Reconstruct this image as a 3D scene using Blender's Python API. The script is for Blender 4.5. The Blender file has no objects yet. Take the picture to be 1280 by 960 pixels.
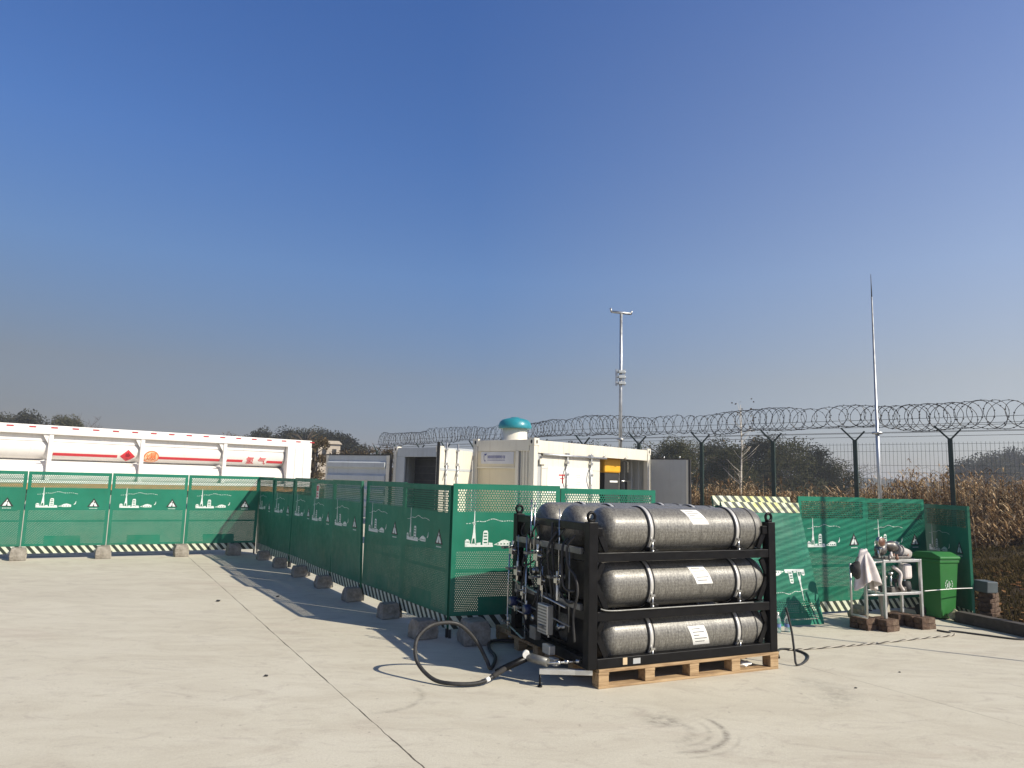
import bpy, bmesh, math, random
from math import sin, cos, pi, radians, sqrt, atan2
from mathutils import Vector, Matrix, Euler

S = bpy.context.scene
COL = S.collection
random.seed(7)

# ------------------------------------------------------------------ helpers
def V(*a):
    return Vector(a)

class MB:
    """collects shapes into one mesh"""
    def __init__(self):
        self.v = []; self.f = []; self.s = []
    mi = None
    def merge(self, other):
        n = len(self.f); self.add(other.v, other.f); self.mi = [0] * n + [1] * len(other.f); return self
    def add(self, vs, fs, smooth=False):
        o = len(self.v)
        self.v.extend([tuple(p) for p in vs])
        self.f.extend([tuple(i + o for i in f) for f in fs])
        self.s.extend([smooth] * len(fs))
        return self
    def box(self, x0, x1, y0, y1, z0, z1, M=None):
        vs = [Vector((x, y, z)) for z in (z0, z1) for y in (y0, y1) for x in (x0, x1)]
        if M is not None:
            vs = [M @ p for p in vs]
        return self.add(vs, [(0, 2, 3, 1), (4, 5, 7, 6), (0, 1, 5, 4), (2, 6, 7, 3), (0, 4, 6, 2), (1, 3, 7, 5)])
    def bar(self, p, q, w, h=None, up=(0, 0, 1)):
        """rectangular bar from p to q"""
        h = h or w
        p, q = Vector(p), Vector(q); d = (q - p).normalized(); up = Vector(up)
        if abs(d.dot(up)) > .98: up = Vector((0, 1, 0))
        a = d.cross(up).normalized() * w / 2; b = a.normalized().cross(d) * h / 2
        vs = [p - a - b, p + a - b, p + a + b, p - a + b, q - a - b, q + a - b, q + a + b, q - a + b]
        return self.add(vs, [(0, 1, 2, 3), (4, 7, 6, 5), (0, 4, 5, 1), (1, 5, 6, 2), (2, 6, 7, 3), (3, 7, 4, 0)])
    def tube(self, pts, r, n=8, cap=True, closed=False):
        pts = [Vector(p) for p in pts]; m = len(pts)
        rs = r if isinstance(r, (list, tuple)) else [r] * m
        vs = []; prev = None
        for i, p in enumerate(pts):
            if closed: d = pts[(i + 1) % m] - pts[i - 1]
            else: d = pts[min(i + 1, m - 1)] - pts[max(i - 1, 0)]
            d = d.normalized() if d.length > 1e-9 else Vector((0, 0, 1))
            if prev is None:
                a = d.cross(Vector((0, 0, 1)))
                if a.length < .05: a = d.cross(Vector((1, 0, 0)))
                a.normalize()
            else:
                a = prev - d * prev.dot(d)
                a = a.normalized() if a.length > 1e-6 else d.orthogonal().normalized()
            prev = a; b = d.cross(a)
            for k in range(n):
                t = 2 * pi * k / n
                vs.append(p + (a * cos(t) + b * sin(t)) * rs[i])
        fs = []
        for i in range(m if closed else m - 1):
            j = (i + 1) % m
            for k in range(n):
                l = (k + 1) % n
                fs.append((i * n + k, i * n + l, j * n + l, j * n + k))
        self.add(vs, fs, True)
        if cap and not closed:
            o = len(self.v) - len(vs)
            self.f += [tuple(o + k for k in range(n))[::-1], tuple(o + (m - 1) * n + k for k in range(n))]
            self.s += [False, False]
        return self
    def lathe(self, prof, n=32, M=None):
        """profile [(r, t)] revolved about local z"""
        vs = []; fs = []
        for r, t in prof:
            for k in range(n):
                a = 2 * pi * k / n; vs.append(Vector((r * cos(a), r * sin(a), t)))
        if M is not None: vs = [M @ p for p in vs]
        for i in range(len(prof) - 1):
            for k in range(n):
                l = (k + 1) % n
                fs.append((i * n + k, i * n + l, (i + 1) * n + l, (i + 1) * n + k))
        return self.add(vs, fs, True)
    def prism(self, poly, y0, y1, M=None):
        """polygon in x,z extruded along y"""
        n = len(poly)
        vs = [Vector((x, y0, z)) for x, z in poly] + [Vector((x, y1, z)) for x, z in poly]
        if M is not None: vs = [M @ p for p in vs]
        fs = [tuple(range(n)), tuple(range(2 * n - 1, n - 1, -1))]
        for k in range(n):
            l = (k + 1) % n; fs.append((k, k + n, l + n, l))
        return self.add(vs, fs)
    def build(self, name, mat, parent=None, bev=0, fix=True):
        me = bpy.data.meshes.new(name)
        me.from_pydata(self.v, [], self.f)
        me.polygons.foreach_set('use_smooth', self.s)
        if fix and len(self.v) < 60000:
            bm = bmesh.new(); bm.from_mesh(me); bmesh.ops.recalc_face_normals(bm, faces=bm.faces); bm.to_mesh(me); bm.free()
        me.update()
        o = bpy.data.objects.new(name, me); COL.objects.link(o)
        if mat: me.materials.append(mat)
        if self.mi: me.polygons.foreach_set('material_index', self.mi)
        if parent is not None: o.parent = parent
        if bev:
            b = o.modifiers.new('bevel', 'BEVEL'); b.width = bev; b.segments = 2; b.limit_method = 'ANGLE'; b.angle_limit = radians(40)
        return o

def tag(o, label=None, cat=None, group=None, kind=None):
    if label: o['label'] = label
    if cat: o['category'] = cat
    if group: o['group'] = group
    if kind: o['kind'] = kind
    return o

def thing(name, label, cat, loc=(0, 0, 0), rz=0, group=None):
    o = bpy.data.objects.new(name, None); COL.objects.link(o)
    o.empty_display_size = .1
    o.location = loc; o.rotation_euler = (0, 0, rz)
    return tag(o, label, cat, group)

def copy_tree(o, parent=None):
    c = o.copy(); COL.objects.link(c)
    if parent is not None: c.parent = parent
    for ch in list(o.children): copy_tree(ch, c)
    return c

def catmull(pts, n=8):
    P = [Vector(p) for p in pts]; out = []
    for i in range(len(P) - 1):
        a = P[max(i - 1, 0)]; b = P[i]; c = P[i + 1]; d = P[min(i + 2, len(P) - 1)]
        for k in range(n):
            t = k / n
            out.append(.5 * ((2 * b) + (c - a) * t + (2 * a - 5 * b + 4 * c - d) * t * t + (3 * b - a - 3 * c + d) * t ** 3))
    out.append(P[-1]); return out

def lerp(a, b, t): return a + (b - a) * t

# ------------------------------------------------------------------ materials
class NT:
    def __init__(self, name):
        self.m = bpy.data.materials.new(name); self.m.use_nodes = True
        self.t = self.m.node_tree; self.t.nodes.clear()
        self.out = self.n('ShaderNodeOutputMaterial')
    def n(self, typ, **kw):
        nd = self.t.nodes.new(typ)
        for k, v in kw.items(): setattr(nd, k, v)
        return nd
    def put(self, sock, val):
        if isinstance(val, bpy.types.NodeSocket): self.t.links.new(val, sock)
        else: sock.default_value = val
    def math(self, op, a, b=None, c=None, clamp=False):
        nd = self.n('ShaderNodeMath', operation=op); nd.use_clamp = clamp
        for s, v in zip(nd.inputs, (a, b, c)):
            if v is not None: self.put(s, v)
        return nd.outputs[0]
    def obj(self): return self.n('ShaderNodeTexCoord').outputs['Object']
    def sep(self, v):
        nd = self.n('ShaderNodeSeparateXYZ'); self.put(nd.inputs[0], v); return nd.outputs
    def mapping(self, v, scale=(1, 1, 1), rot=(0, 0, 0), loc=(0, 0, 0)):
        nd = self.n('ShaderNodeMapping'); self.put(nd.inputs[0], v)
        nd.inputs['Scale'].default_value = scale; nd.inputs['Rotation'].default_value = rot; nd.inputs['Location'].default_value = loc
        return nd.outputs[0]
    def noise(self, v, scale, detail=4, rough=.55, dist=0):
        nd = self.n('ShaderNodeTexNoise'); self.put(nd.inputs['Vector'], v)
        nd.inputs['Scale'].default_value = scale; nd.inputs['Detail'].default_value = detail
        nd.inputs['Roughness'].default_value = rough; nd.inputs['Distortion'].default_value = dist
        return nd.outputs['Fac']
    def ramp(self, f, stops):
        nd = self.n('ShaderNodeValToRGB'); self.put(nd.inputs[0], f)
        el = nd.color_ramp.elements
        while len(el) < len(stops): el.new(.5)
        for e, (p, c) in zip(el, stops):
            e.position = p; e.color = (*c, 1) if len(c) == 3 else c
        return nd.outputs[0]
    def mix(self, f, a, b, mode='MIX'):
        nd = self.n('ShaderNodeMix', data_type='RGBA', blend_type=mode)
        self.put(nd.inputs[0], f)
        for s, v in ((nd.inputs[6], a), (nd.inputs[7], b)):
            if isinstance(v, (tuple, list)) and len(v) == 3: v = (*v, 1)
            self.put(s, v)
        return nd.outputs[2]
    def mr(self, v, a, b, c=0., d=1.):
        nd = self.n('ShaderNodeMapRange'); self.put(nd.inputs[0], v)
        for i, x in enumerate((a, b, c, d)): nd.inputs[i + 1].default_value = x
        return nd.outputs[0]
    def bsdf(self, col, rough=.5, metal=0., bump=None, bstr=.2, bdist=.01, coat=0., spec=.5, trans=0., sss=0):
        p = self.n('ShaderNodeBsdfPrincipled')
        if isinstance(col, (tuple, list)) and len(col) == 3: col = (*col, 1)
        self.put(p.inputs['Base Color'], col); self.put(p.inputs['Roughness'], rough); self.put(p.inputs['Metallic'], metal)
        p.inputs['Specular IOR Level'].default_value = spec
        p.inputs['Coat Weight'].default_value = coat; p.inputs['Coat Roughness'].default_value = .15
        p.inputs['Transmission Weight'].default_value = trans
        if bump is not None:
            b = self.n('ShaderNodeBump'); b.inputs['Strength'].default_value = bstr; b.inputs['Distance'].default_value = bdist
            self.put(b.inputs['Height'], bump); self.t.links.new(b.outputs[0], p.inputs['Normal'])
        return p.outputs[0]
    def done(self, sh):
        self.t.links.new(sh, self.out.inputs[0]); return self.m

def mat(name, col, rough=.5, metal=0., var=.12, scale=4., bump=0., bscale=None, coat=0., dirt=None, dscale=2., damt=.5, spec=.5):
    t = NT(name); o = t.obj()
    nz = t.noise(o, scale, 5, .6)
    dk = tuple(c * (1 - var) for c in col); lt = tuple(min(1, c * (1 + var)) for c in col)
    c = t.ramp(nz, [(.3, dk), (.7, lt)])
    if dirt:
        d = t.noise(o, dscale, 6, .65, .4)
        c = t.mix(t.mr(d, .5, .75, 0, damt), c, dirt)
    r = t.mr(t.noise(o, scale * 1.7, 3), .3, .7, max(0, rough - .1), min(1, rough + .1))
    b = t.noise(o, bscale or scale * 8, 4) if bump else None
    return t.done(t.bsdf(c, r, metal, b, bump, .01, coat, spec))

M = {}
def painted(name, col, rough, streak=(.33, .24, .16), amt=.45, var=.05):
    """weathered sheet metal paint: blotchy dirt, runs of rusty water, small chips"""
    t = NT(name); o = t.obj()
    c = t.ramp(t.noise(o, 1.3, 5, .6), [(.3, tuple(k * (1 - var) for k in col)), (.7, tuple(min(1, k * (1 + var)) for k in col))])
    run = t.noise(t.mapping(o, (7, 7, .30)), 1.6, 5, .65)
    zone = t.noise(o, 1.1, 4, .6)
    c = t.mix(t.math('MULTIPLY', t.mr(run, .52, .72, 0, amt), t.mr(zone, .38, .62)), c, streak)
    c = t.mix(t.mr(t.noise(o, 4.5, 7, .75), .60, .74, 0, .35), c, (.42, .38, .30, 1))
    c = t.mix(t.mr(t.noise(o, 21, 4, .7), .68, .73, 0, .6), c, (.24, .15, .09, 1))
    return t.done(t.bsdf(c, t.mr(zone, .3, .7, rough - .08, rough + .12), 0, t.noise(o, 2.2, 3), .12, .03))
M['white_paint'] = painted('white_paint', (.70, .66, .56), .42)
M['trailer_white'] = painted('trailer_white', (.74, .715, .68), .4, (.45, .40, .33), .35, .04)
M['cream'] = painted('cream_paint', (.60, .54, .41), .45)
M['grey_paint'] = painted('grey_paint', (.40, .41, .41), .5, (.22, .20, .17), .4, .07)
M['pale_grey'] = painted('pale_grey_paint', (.46, .49, .50), .5, (.25, .23, .2), .4, .07)
M['black_paint'] = mat('black_steel_paint', (.0032, .0032, .0038), .42, var=.3, scale=9, dirt=(.018, .016, .014), dscale=5, damt=.3, spec=.22)
M['black_rubber'] = mat('black_rubber', (.018, .018, .018), .6, var=.2, scale=12, dirt=(.12, .11, .10), dscale=7, damt=.35, bump=.1)
M['steel'] = mat('stainless_steel', (.55, .55, .53), .3, 1., var=.1, scale=10)
M['strap'] = mat('brushed_strap_steel', (.62, .60, .56), .38, .35, var=.08)
M['galv'] = mat('galvanised_steel', (.50, .51, .51), .45, .9, var=.15, scale=6)
M['alu'] = mat('aluminium_tube', (.62, .62, .60), .42, .75, var=.12, scale=8, dirt=(.3, .27, .22), dscale=4, damt=.35)
M['grey_metal'] = mat('grey_cast_metal', (.20, .20, .19), .45, .5, var=.2, scale=14)
M['blue_metal'] = mat('blue_gauge_paint', (.01, .02, .075), .4, var=.2)
M['frame_green'] = mat('green_frame_paint', (.012, .135, .075), .42, var=.15, dirt=(.06, .09, .06), damt=.3)
M['fence_green'] = mat('dark_green_fence_paint', (.012, .035, .025), .5, var=.25, dirt=(.05, .04, .03), damt=.3)
M['razor'] = mat('razor_wire_steel', (.06, .058, .054), .5, .4, var=.25)
M['white_print'] = mat('white_print', (.72, .76, .72), .6, var=.06, dirt=(.16, .36, .26), dscale=11, damt=.75)
M['black_print'] = mat('black_print', (.02, .025, .022), .5, dirt=(.10, .15, .12), dscale=9, damt=.4)
M['red_print'] = mat('red_print', (.62, .03, .045), .45, var=.06)
M['orange_print'] = mat('orange_print', (.80, .16, .03), .5, var=.06)
M['cream_print'] = mat('cream_print', (.80, .60, .38), .5, var=.04)
M['blue_print'] = mat('blue_print', (.03, .045, .22), .5)
M['reflector'] = mat('red_reflector', (.40, .02, .03), .3, var=.1)
M['plank_orange'] = mat('orange_chassis_paint', (.42, .19, .06), .6, var=.15, dirt=(.2, .13, .07), damt=.4)
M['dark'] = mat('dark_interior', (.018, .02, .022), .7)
M['chassis'] = mat('dark_chassis', (.03, .03, .03), .6)
M['teal'] = mat('teal_vent_paint', (.02, .23, .28), .38, var=.12, dirt=(.05, .15, .17), damt=.3)
M['yellow'] = mat('yellow_machine_paint', (.70, .36, .02), .45, var=.1, dirt=(.3, .16, .03), damt=.4)
M['paper'] = mat('label_paper', (.80, .79, .74), .55, var=.04)
M['label_ink'] = mat('label_ink', (.16, .16, .16), .6)
M['wood_block'] = mat('pale_wood', (.55, .42, .26), .7, var=.15)
M['bin_green'] = mat('bin_green_plastic', (.030, .165, .038), .45, var=.12, scale=3, dirt=(.07, .13, .06), damt=.35)
M['cloth'] = mat('white_rag_cloth', (.66, .60, .57), .9, var=.1, scale=9, dirt=(.36, .27, .22), dscale=6, damt=.5)
M['motor'] = mat('grimy_motor_paint', (.46, .43, .40), .6, var=.15, scale=10, dirt=(.07, .05, .04), dscale=11, damt=.75)
M['dark_cloth'] = mat('dark_bag_cloth', (.03, .028, .026), .85, var=.3)
M['machine'] = mat('machine_metal', (.20, .185, .17), .4, .6, var=.3, scale=14, dirt=(.10, .08, .06), dscale=8, damt=.6)
M['brass'] = mat('gauge_rim', (.50, .47, .42), .3, .9)
M['gauge_face'] = mat('brown_gauge_face', (.20, .10, .065), .5)
M['board'] = mat('grey_board', (.38, .35, .28), .7, var=.12)
M['stone'] = mat('mossy_stone', (.36, .34, .21), .9, var=.3, scale=12, bump=.6)
M['bottle'] = None
M['bark'] = mat('bark', (.10, .08, .06), .9, var=.3, scale=8, bump=.4)
M['pale_bark'] = mat('pale_bark', (.55, .50, .42), .8, var=.2, scale=5)
M['wall_cream'] = mat('cream_wall', (.52, .45, .36), .9, var=.1, scale=1.5)
M['roof_brown'] = mat('brown_roof', (.16, .11, .09), .9, var=.2)
M['corroded'] = mat('weathered_dark_timber', (.06, .05, .04), .85, var=.35, scale=8, bump=.4)
M['grey_box'] = mat('grey_slate_box', (.07, .085, .09), .6, var=.2)

def concrete_mat():
    t = NT('concrete_slab'); o = t.obj()
    x, y, z = t.sep(o)
    big = t.noise(t.mapping(o, (.22, .5, 1), (0, 0, .35)), 1.3, 6, .6, .6)
    streak = t.noise(t.mapping(o, (.7, 1.7, 1), (0, 0, .35)), 1.5, 8, .68, 1.1)
    swirl = t.noise(t.mapping(o, (.8, 1.6, 1), (0, 0, -.45)), 2.3, 9, .74, 2.2)
    fine = t.noise(o, 60, 5, .7)
    c = t.ramp(big, [(.25, (.505, .468, .375)), (.5, (.555, .520, .418)), (.78, (.595, .562, .462))])
    c = t.mix(t.mr(streak, .47, .70, 0, .5), c, (.42, .375, .295, 1))
    c = t.mix(t.mr(streak, .50, .25, 0, .45), c, (.63, .59, .485, 1))
    c = t.mix(t.mr(swirl, .52, .70, 0, .6), c, (.36, .315, .265, 1))
    c = t.mix(t.mr(fine, .35, .75, 0, .30), c, (.31, .27, .225, 1))
    # rusty / damp blotches
    bl = t.noise(t.mapping(o, (.5, 1, 1), (0, 0, 0), (3, 1, 0)), 1.0, 5, .6, .8)
    c = t.mix(t.mr(bl, .56, .74, 0, .5), c, (.42, .345, .28, 1))
    sp = t.noise(o, 17, 3, .6)
    c = t.mix(t.mr(sp, .66, .74, 0, .6), c, (.25, .215, .18, 1))
    pit = t.noise(o, 95, 3, .6)
    c = t.mix(t.mr(pit, .66, .72, 0, .6), c, (.20, .17, .145, 1))
    c = t.mix(t.mr(t.noise(t.mapping(o, (1, 1, 1), (0, 0, 0), (7, 2, 0)), 140, 2, .6), .64, .70, 0, .5), c, (.70, .66, .58, 1))
    # sawn joints, 4 m apart, parallel to the middle barricade run
    wob = t.math('MULTIPLY', t.math('SUBTRACT', t.noise(o, 6, 3), .5), .022)
    d1 = t.math('ADD', t.math('ADD', t.math('MULTIPLY', x, .866), t.math('MULTIPLY', y, .5)), -1.752)
    d1 = t.math('ADD', d1, wob)
    fr = t.math('ABSOLUTE', t.math('SUBTRACT', t.math('FRACT', t.math('ADD', t.math('DIVIDE', d1, 4.0), .5)), .5))
    j = t.math('LESS_THAN', t.math('MULTIPLY', fr, 4.0), t.mr(t.noise(o, 2.2, 3), .35, .65, .0015, .0062))
    # joint strong on the left line, weaker to the right
    w = t.mr(d1, 1.5, 3.0, .95, .45)
    c = t.mix(t.math('MULTIPLY', j, w), c, (.07, .058, .048, 1))
    d2 = t.math('ADD', t.math('ADD', t.math('MULTIPLY', x, -.5), t.math('MULTIPLY', y, .866)), 2.35)
    # tyre scrub marks: arcs
    def arc(cx, cy, r, wd, a0, a1, amt):
        nonlocal c
        dx = t.math('SUBTRACT', x, cx); dy = t.math('SUBTRACT', y, cy)
        rr = t.math('SQRT', t.math('ADD', t.math('MULTIPLY', dx, dx), t.math('MULTIPLY', dy, dy)))
        ring = t.math('SUBTRACT', 1., t.math('DIVIDE', t.math('ABSOLUTE', t.math('SUBTRACT', rr, r)), wd), clamp=True)
        an = t.math('ARCTAN2', dy, dx)
        am = t.math('MULTIPLY', t.mr(an, a0 - .25, a0 + .1), t.mr(an, a1 + .25, a1 - .1))
        nz = t.mr(t.noise(t.mapping(o, (1, 1, 1), (0, 0, .6)), 13, 5, .75), .36, .60)
        f = t.math('MULTIPLY', t.math('MULTIPLY', ring, am), t.math('MULTIPLY', nz, amt), clamp=True)
        c = t.mix(f, c, (.12, .105, .09, 1))
    arc(1.02, 5.02, .44, .035, -1.35, .42, .75)
    arc(1.02, 5.02, .34, .03, -1.2, .30, .35)
    arc(1.0, 4.98, .24, .06, -1.1, .5, .35)
    arc(1.08, 5.17, .06, .10, -3.0, 3.0, .6)
    arc(1.02, 5.02, .52, .02, -1.5, -.3, .3)
    arc(-1.0, 5.55, .40, .04, -1.2, .6, .45)
    arc(2.35, 6.0, .30, .22, -1.2, 1.2, .35)
    hb = t.math('ADD', t.math('MULTIPLY', fine, .5), t.math('MULTIPLY', streak, .8))
    hb = t.math('SUBTRACT', hb, t.math('MULTIPLY', j, .6))
    return t.done(t.bsdf(c, t.mr(streak, .3, .7, .72, .92), 0, hb, .35, .012, spec=.3))
M['concrete'] = concrete_mat()

def earth_mat():
    t = NT('dry_earth'); o = t.obj()
    a = t.noise(o, .35, 6, .65); b = t.noise(o, 3.5, 6, .7)
    c = t.ramp(a, [(.3, (.05, .035, .022)), (.55, (.078, .058, .032)), (.75, (.058, .056, .025))])
    c = t.mix(t.mr(b, .4, .7, 0, .6), c, (.03, .022, .014, 1))
    return t.done(t.bsdf(c, .95, 0, b, .8, .08, spec=.1))
M['earth'] = earth_mat()

def block_mat():
    t = NT('rough_concrete_block'); o = t.obj()
    a = t.noise(o, 9, 6, .7); b = t.noise(o, 40, 4, .7)
    c = t.ramp(a, [(.3, (.17, .15, .12)), (.6, (.34, .31, .26)), (.8, (.42, .39, .33))])
    c = t.mix(t.mr(b, .55, .75, 0, .6), c, (.10, .09, .075, 1))
    return t.done(t.bsdf(c, .92, 0, t.math('ADD', a, b), .7, .02, spec=.2))
M['block'] = block_mat()

def brick_mat():
    t = NT('red_brown_brick'); o = t.obj()
    a = t.noise(o, 12, 6, .7); b = t.noise(o, 50, 3, .7)
    c = t.ramp(a, [(.3, (.045, .030, .024)), (.5, (.11, .072, .052)), (.66, (.19, .14, .10)), (.82, (.36, .30, .23))])
    return t.done(t.bsdf(c, .9, 0, t.math('ADD', a, b), .6, .015, spec=.2))
M['brick'] = brick_mat()

def wood_mat():
    t = NT('pallet_timber'); o = t.obj()
    a = t.noise(t.mapping(o, (1.2, 16, 22)), 2.2, 6, .65, .6); b = t.noise(o, 5, 5, .6)
    c = t.ramp(a, [(.28, (.17, .10, .05)), (.5, (.39, .265, .145)), (.75, (.52, .38, .225))])
    c = t.mix(t.mr(b, .5, .75, 0, .55), c, (.20, .125, .07, 1))
    return t.done(t.bsdf(c, .8, 0, a, .4, .01, spec=.25))
M['wood'] = wood_mat()

def carbon_mat():
    t = NT('wound_fibre_composite'); o = t.obj()
    x, y, z = t.sep(o)
    ang = t.math('ARCTAN2', y, z)
    # helical winding: fine crossed bands in (axis, angle) space
    def band(k, m, amp):
        return t.math('SINE', t.math('ADD', t.math('MULTIPLY', x, k), t.math('MULTIPLY', ang, m)))
    w = t.math('MULTIPLY', band(420, 26, 1), band(420, -26, 1))
    hoop = t.noise(t.mapping(o, (90, 7, 7)), 1.0, 5, .7)
    speck = t.noise(t.mapping(o, (1, .55, .55)), 75, 4, .85)
    mid = t.noise(t.mapping(o, (.6, 1, 1)), 14, 5, .7)
    f = t.math('ADD', t.math('MULTIPLY', w, .025), t.math('ADD', t.math('MULTIPLY', hoop, .45), t.math('MULTIPLY', speck, .75)))
    c = t.ramp(f, [(.34, (.036, .034, .029)), (.56, (.125, .118, .102)), (.78, (.28, .268, .235))])
    c = t.mix(t.mr(mid, .52, .75, 0, .35), c, (.17, .16, .138, 1))
    scr = t.noise(t.mapping(o, (2.0, 30, 30), (0, .35, 0)), 1.5, 3, .6)
    c = t.mix(t.mr(scr, .68, .74, 0, .4), c, (.26, .25, .22, 1))
    return t.done(t.bsdf(c, t.mr(mid, .3, .7, .30, .46), .1, f, .7, .004, coat=.2))
M['carbon'] = carbon_mat()

def stripe_mat(name, yel):
    t = NT(name); o = t.obj(); x, y, z = t.sep(o)
    f = t.math('FRACT', t.math('DIVIDE', t.math('ADD', x, t.math('MULTIPLY', z, .78)), .118))
    s = t.math('LESS_THAN', f, .5)
    a = t.noise(o, 5, 5, .65); b = t.noise(o, 26, 5, .7)
    wh = t.mix(t.mr(a, .40, .62, 0, yel), (.62, .66, .56, 1), (.62, .64, .16, 1))
    wh = t.mix(t.mr(b, .5, .75, 0, .6), wh, (.36, .36, .28, 1))
    bk = t.mix(t.mr(b, .45, .8, 0, .6), (.016, .03, .02, 1), (.07, .09, .065, 1))
    c = t.mix(s, wh, bk)
    return t.done(t.bsdf(c, .55, 0, b, .1, .004))
M['stripe'] = stripe_mat('worn_hazard_stripes', .25)
M['stripe_yellow'] = stripe_mat('yellowed_hazard_stripes', .9)

PW, PZ0, PZ1 = 1.2, .222, 1.55          # panel width, bottom and top of its sheet
def sheet_mat():
    t = NT('perforated_green_sheet'); o = t.obj(); x, y, z = t.sep(o)
    rnd_ = t.n('ShaderNodeObjectInfo').outputs['Random']
    va = t.n('ShaderNodeVectorMath', operation='ADD'); t.put(va.inputs[0], o)
    cb_ = t.n('ShaderNodeCombineXYZ'); t.put(cb_.inputs[0], t.math('MULTIPLY', rnd_, 37.)); t.put(cb_.inputs[1], t.math('MULTIPLY', rnd_, 11.)); t.put(va.inputs[1], cb_.outputs[0]); od = va.outputs[0]
    def hexd(pt):
        pz = pt * sqrt(3)
        def cell(ofs):
            a = t.math('MULTIPLY', t.math('SUBTRACT', t.math('FRACT', t.math('ADD', t.math('DIVIDE', x, pt), ofs)), .5), pt)
            b = t.math('MULTIPLY', t.math('SUBTRACT', t.math('FRACT', t.math('ADD', t.math('DIVIDE', z, pz), ofs)), .5), pz)
            return t.math('SQRT', t.math('ADD', t.math('MULTIPLY', a, a), t.math('MULTIPLY', b, b)))
        return t.math('MINIMUM', cell(0.), cell(.5))
    def inside(v, a, b): return t.math('MULTIPLY', t.math('GREATER_THAN', v, a), t.math('LESS_THAN', v, b))
    big = t.math('LESS_THAN', hexd(.0285), .0102)
    zb = t.math('MULTIPLY', inside(z, 1.262, 1.493), inside(x, .05, PW - .05))
    sm = t.math('LESS_THAN', hexd(.0205), .0037)
    zs = t.math('MULTIPLY', inside(z, .262, .865), inside(x, .05, PW - .05))
    plate = t.math('MULTIPLY', inside(z, .25, .405), inside(x, .30, .82))
    zs = t.math('MULTIPLY', zs, t.math('SUBTRACT', 1., plate))
    hole = t.math('MAXIMUM', t.math('MULTIPLY', big, zb), t.math('MULTIPLY', sm, zs))
    a = t.noise(od, 1.6, 5, .6); b = t.noise(od, 9, 6, .7); s = t.noise(t.mapping(od, (14, 1, .8)), 1.5, 5, .65)
    sc = t.noise(t.mapping(od, (2.2, 1, 34), (0, .5, 0)), 1.6, 4, .7)
    c = t.ramp(a, [(.3, (.012, .150, .090)), (.7, (.020, .200, .125))])
    c = t.mix(t.math('MULTIPLY', rnd_, .30), c, (.03, .15, .095, 1))
    c = t.mix(t.mr(s, .52, .75, 0, .30), c, (.05, .155, .10, 1))
    c = t.mix(t.mr(b, .62, .8, 0, .40), c, (.07, .14, .095, 1))
    c = t.mix(t.mr(sc, .68, .74, 0, .45), c, (.12, .24, .17, 1))
    low = t.math('MULTIPLY', t.mr(z, .75, .22), t.mr(t.noise(od, 3.2, 5, .7), .42, .7))
    c = t.mix(t.math('MULTIPLY', low, .32), c, (.14, .145, .105, 1))
    bow = t.noise(t.mapping(od, (1.5, 1, 1.1)), 1.5, 2)
    p = t.bsdf(c, t.mr(b, .3, .7, .34, .5), 0, bow, .35, .08, spec=.22)
    tr = t.n('ShaderNodeBsdfTransparent'); mx = t.n('ShaderNodeMixShader')
    t.put(mx.inputs[0], hole); t.t.links.new(p, mx.inputs[1]); t.t.links.new(tr.outputs[0], mx.inputs[2])
    return t.done(mx.outputs[0])
M['sheet'] = sheet_mat()

def foliage_mat(name, a, b, tr=.25, mid=None):
    t = NT(name)
    g = t.n('ShaderNodeNewGeometry')
    st = [(0., a), (1., b)] if mid is None else [(0., a), (.55, mid), (1., b)]
    c = t.ramp(g.outputs['Random Per Island'], st)
    d = t.n('ShaderNodeBsdfDiffuse'); t.put(d.inputs[0], c)
    l = t.n('ShaderNodeBsdfTranslucent'); t.put(l.inputs[0], c)
    mx = t.n('ShaderNodeMixShader'); mx.inputs[0].default_value = tr
    t.t.links.new(d.outputs[0], mx.inputs[1]); t.t.links.new(l.outputs[0], mx.inputs[2])
    return t.done(mx.outputs[0])
M['leaf_dark'] = foliage_mat('dark_evergreen_leaves', (.024, .027, .017), (.066, .066, .042))
M['leaf_green'] = foliage_mat('green_leaves', (.040, .045, .022), (.105, .10, .052))
M['leaf_brown'] = foliage_mat('brown_winter_leaves', (.07, .05, .03), (.15, .115, .065))
M['leaf_twig'] = foliage_mat('bare_twigs', (.07, .06, .05), (.14, .12, .10), 0)
M['reed'] = foliage_mat('dry_reed_leaves', (.05, .031, .016), (.74, .56, .34), .2, (.27, .165, .08))
M['grass'] = foliage_mat('dry_grass', (.035, .030, .012), (.12, .085, .04), .2)
M['hill'] = mat('far_wooded_hill', (.045, .055, .05), .95, var=.35, scale=.12)

def glass_plastic():
    t = NT('clear_bottle_plastic')
    p = t.bsdf((.75, .82, .9), .08, 0, trans=.85)
    return t.done(p)
M['bottle'] = glass_plastic()
M['bottle_label'] = mat('bottle_label', (.16, .24, .48), .4)

# ------------------------------------------------------------------ camera, sun, sky
cam = bpy.data.cameras.new('camera'); co = bpy.data.objects.new('camera', cam); COL.objects.link(co)
cam.sensor_fit = 'HORIZONTAL'; cam.sensor_width = 36; cam.lens = 900 / 1280 * 36
cam.clip_start = .05; cam.clip_end = 5000
co.matrix_world = Matrix.Translation((0, 0, 1.6)) @ Matrix.Rotation(pi / 2 + radians(7.6), 4, 'X') @ Matrix.Rotation(radians(1.5), 4, 'Z')
S.camera = co

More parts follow.
